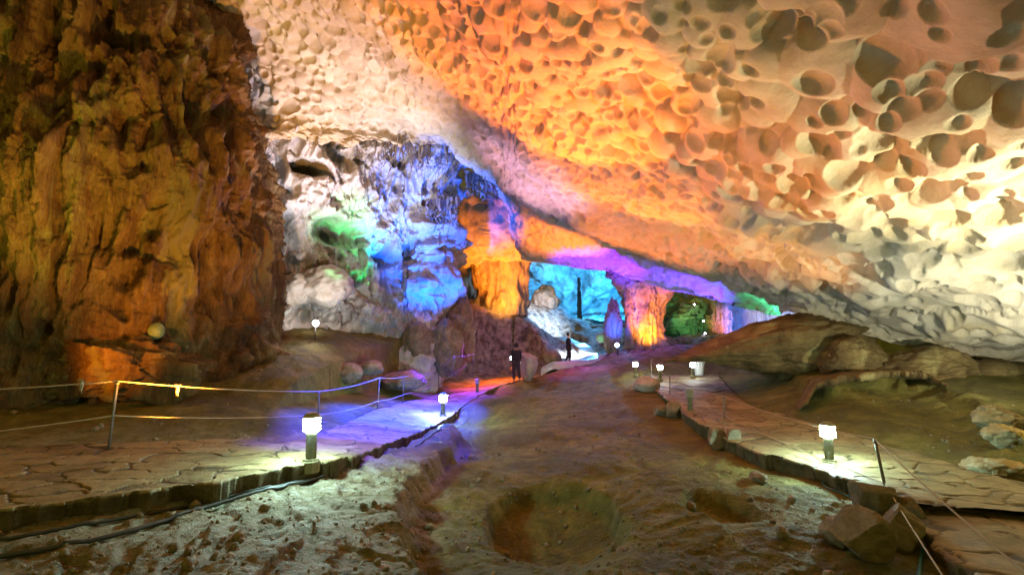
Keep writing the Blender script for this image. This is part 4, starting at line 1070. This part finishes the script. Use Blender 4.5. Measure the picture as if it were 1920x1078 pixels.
spx('lamp_top_green', (1100, 760, 12), (1270, 60, 7.4), 500, (0.62, 1.0, 0.35), 44, .9)
# back wall
spx('lamp_wall_white', (620, 600, 15.6), (690, 285, 19), 2000, (0.95, 0.90, 1.0), 70, .7)
spx('lamp_wall_blue', (800, 690, 18.0), (815, 500, 21), 13000, (0.0, 0.09, 1.0), 58, .6)
spx('lamp_wall_blue_white', (740, 640, 17.5), (790, 400, 20.5), 1500, (0.50, 0.62, 1.0), 56, .8)
spx('lamp_wall_green', (640, 640, 15.5), (640, 450, 19.0), 2300, (0.01, 1.0, 0.16), 26, .8)
spx('lamp_wall_green_low', (760, 650, 18.5), (705, 520, 20.0), 2200, (0.01, 1.0, 0.16), 26, .8)
spx('lamp_wall_foot', (592, 590, 16.6), (600, 680, 14.5), 90, (0.95, 0.85, 1.0), 130, .8)
spx('lamp_wall_foot_up', (598, 612, 16.4), (590, 545, 18.8), 420, (1.0, 0.9, 0.85), 90, .8)
# orange block and arch
spx('lamp_block_orange', (935, 640, 25.5), (925, 450, 30), 6000, (1.0, 0.22, 0.004), 66, .6)
spx('lamp_block_yellow', (950, 585, 28.5), (935, 520, 31.5), 700, (1.0, 0.36, 0.02), 110, .8)
spx('lamp_arch_orange', (1050, 665, 22.5), (1050, 425, 23.5), 4200, (1.0, 0.22, 0.006), 56, .7)
spx('lamp_lip_violet', (1130, 640, 25), (1130, 490, 26), 4200, (0.16, 0.015, 1.0), 74, .6)
spx('lamp_lip_blue', (1300, 640, 25), (1300, 545, 25), 2300, (0.10, 0.03, 1.0), 100, .8)
spx('lamp_lip_green', (1440, 600, 21.0), (1430, 575, 22.5), 160, (0.05, 1.0, 0.5), 120, .8)
# columns and far grotto
spx('lamp_column_orange', (1222, 655, 25.0), (1222, 575, 28.4), 1700, (1.0, 0.22, 0.005), 60, .6)
spx('lamp_column_foot', (1216, 652, 26.9), (1212, 602, 28.6), 420, (1.0, 0.30, 0.01), 100, .8)
spx('lamp_column_pink', (1190, 640, 25.6), (1180, 520, 28), 120, (0.8, 0.06, 1.0), 60, .8)
spx('lamp_column_blue', (1150, 640, 26.0), (1165, 570, 27.8), 500, BLUE, 90, .8)
spx('lamp_green_rock', (1290, 618, 30), (1290, 590, 33.5), 330, (0.40, 1.0, 0.42), 60, .8)
spx('lamp_small_column', (1356, 628, 31.2), (1356, 600, 33.5), 420, (1.0, 0.25, 0.008), 60, .8)
spx('lamp_curtain_blue', (1400, 625, 30), (1400, 585, 36), 1800, (0.05, 0.16, 1.0), 80, .8)
spx('lamp_curtain_white', (1450, 610, 31), (1465, 590, 35), 900, (0.75, 0.8, 1.0), 60, .8)
spx('lamp_green_small', (1128, 638, 28.2), (1132, 632, 29), 20, GREEN, 120, .8)
spx('lamp_gap_cyan', (1566, 645, 18.5), (1570, 640, 19.5), 60, (0.05, 1.0, 0.8), 120, .8)
# far cavern
spx('lamp_cavern_cyan', (1150, 590, 50), (1110, 540, 64), 26000, (0.02, 0.42, 1.0), 120, .8)
spx('lamp_cavern_white', (1050, 590, 48), (1060, 560, 58), 3500, (0.45, 0.85, 1.0), 120, .8)
spx('lamp_rubble', (1080, 560, 33), (990, 600, 36), 2200, (0.6, 0.78, 1.0), 100, .8)
spx('lamp_cavern_peach', (992, 565, 33.5), (1015, 515, 38), 1100, (1.0, 0.5, 0.2), 90, .8)
spx('lamp_cavern_floor', (1110, 515, 44), (1085, 620, 37), 6000, (0.08, 0.45, 1.0), 90, .8)
# floor pools
spx('lamp_floor_violet', (1000, 500, 25), (1080, 690, 24), 1500, (0.7, 0.05, 0.8), 38, .9)
ctr = bez((LPN + LPF) / 2, 130); wid = np.linalg.norm(bez(LPN, 130) - bez(LPF, 130), axis=1)
for fr, col_, pw in [(0.545, (0.10, 0.05, 1.0), 4200), (0.60, (0.012, 0.03, 1.0), 15000), (0.655, (0.004, 0.03, 1.0), 26000), (0.715, (0.006, 0.025, 1.0), 24000), (0.775, (0.08, 0.02, 1.0), 9000), (0.835, (0.4, 0.03, 0.9), 900), (0.895, (1.0, 0.12, 0.06), 800), (0.95, (1.0, 0.16, 0.01), 800)]:
    k_ = int(fr * (len(ctr) - 1)); p_ = ctr[k_]; hh_ = 5.0 if fr < 0.8 else 2.4
    spot('lamp_path_colour', (p_[0], p_[1], p_[2] + hh_), (p_[0], p_[1], p_[2]), pw, col_, 2 * math.degrees(math.atan(0.52 * wid[k_] / hh_)), .55)
spx('lamp_floor_magenta', (860, 480, 21), (740, 690, 18), 900, (0.75, 0.15, 0.8), 46, .9)
spx('lamp_white_path', (1090, 560, 27), (1085, 675, 28.5), 4200, (0.8, 0.92, 1.0), 46, .8)
# pillar
spx('lamp_pillar_amber', (330, 815, 8.4), (310, 200, 10.8), 3900, (1.0, 0.41, 0.035), 100, .8)
spx('lamp_pillar_yellow', (-250, 720, 7.5), (60, 160, 11), 1000, (0.95, 0.85, 0.08), 70, .8)
spx('lamp_pillar_mound', (40, 690, 9.2), (190, 665, 10.8), 420, (1.0, 0.28, 0.01), 70, .8)
spx('lamp_pillar_violet', (640, 640, 14), (330, 60, 12.5), 700, (0.6, 0.25, 1.0), 40, .9)
# right floor
spx('lamp_right_floor', (2150, 760, 8), (1880, 880, 8), 160, (1.0, 0.72, 0.12), 80, .9)
# ------------------------------------------------------------------ world, camera, render
w = bpy.data.worlds.new('World'); bpy.context.scene.world = w; w.use_nodes = True
w.node_tree.nodes['Background'].inputs[0].default_value = (1.0, 0.80, 0.13, 1); w.node_tree.nodes['Background'].inputs[1].default_value = 0.34

cam = bpy.data.cameras.new('camera'); cam.sensor_width = 36.0; cam.lens = 36.0 * F / 1920.0; cam.clip_end = 400; cam.clip_start = 0.05
co = bpy.data.objects.new('camera', cam); C.objects.link(co); co.location = (0, 0, CAMZ); co.rotation_euler = (R(90) + PITCH, 0, 0)
sc = bpy.context.scene; sc.camera = co
sc.render.engine = 'CYCLES'
sc.cycles.use_denoising = True
sc.cycles.max_bounces = 2; sc.cycles.diffuse_bounces = 1; sc.cycles.glossy_bounces = 1
sc.cycles.sample_clamp_indirect = 4.0
sc.cycles.denoising_prefilter = 'ACCURATE'
sc.view_settings.view_transform = 'Standard'; sc.view_settings.look = 'None'; sc.view_settings.exposure = 0.0; sc.view_settings.gamma = 1.0
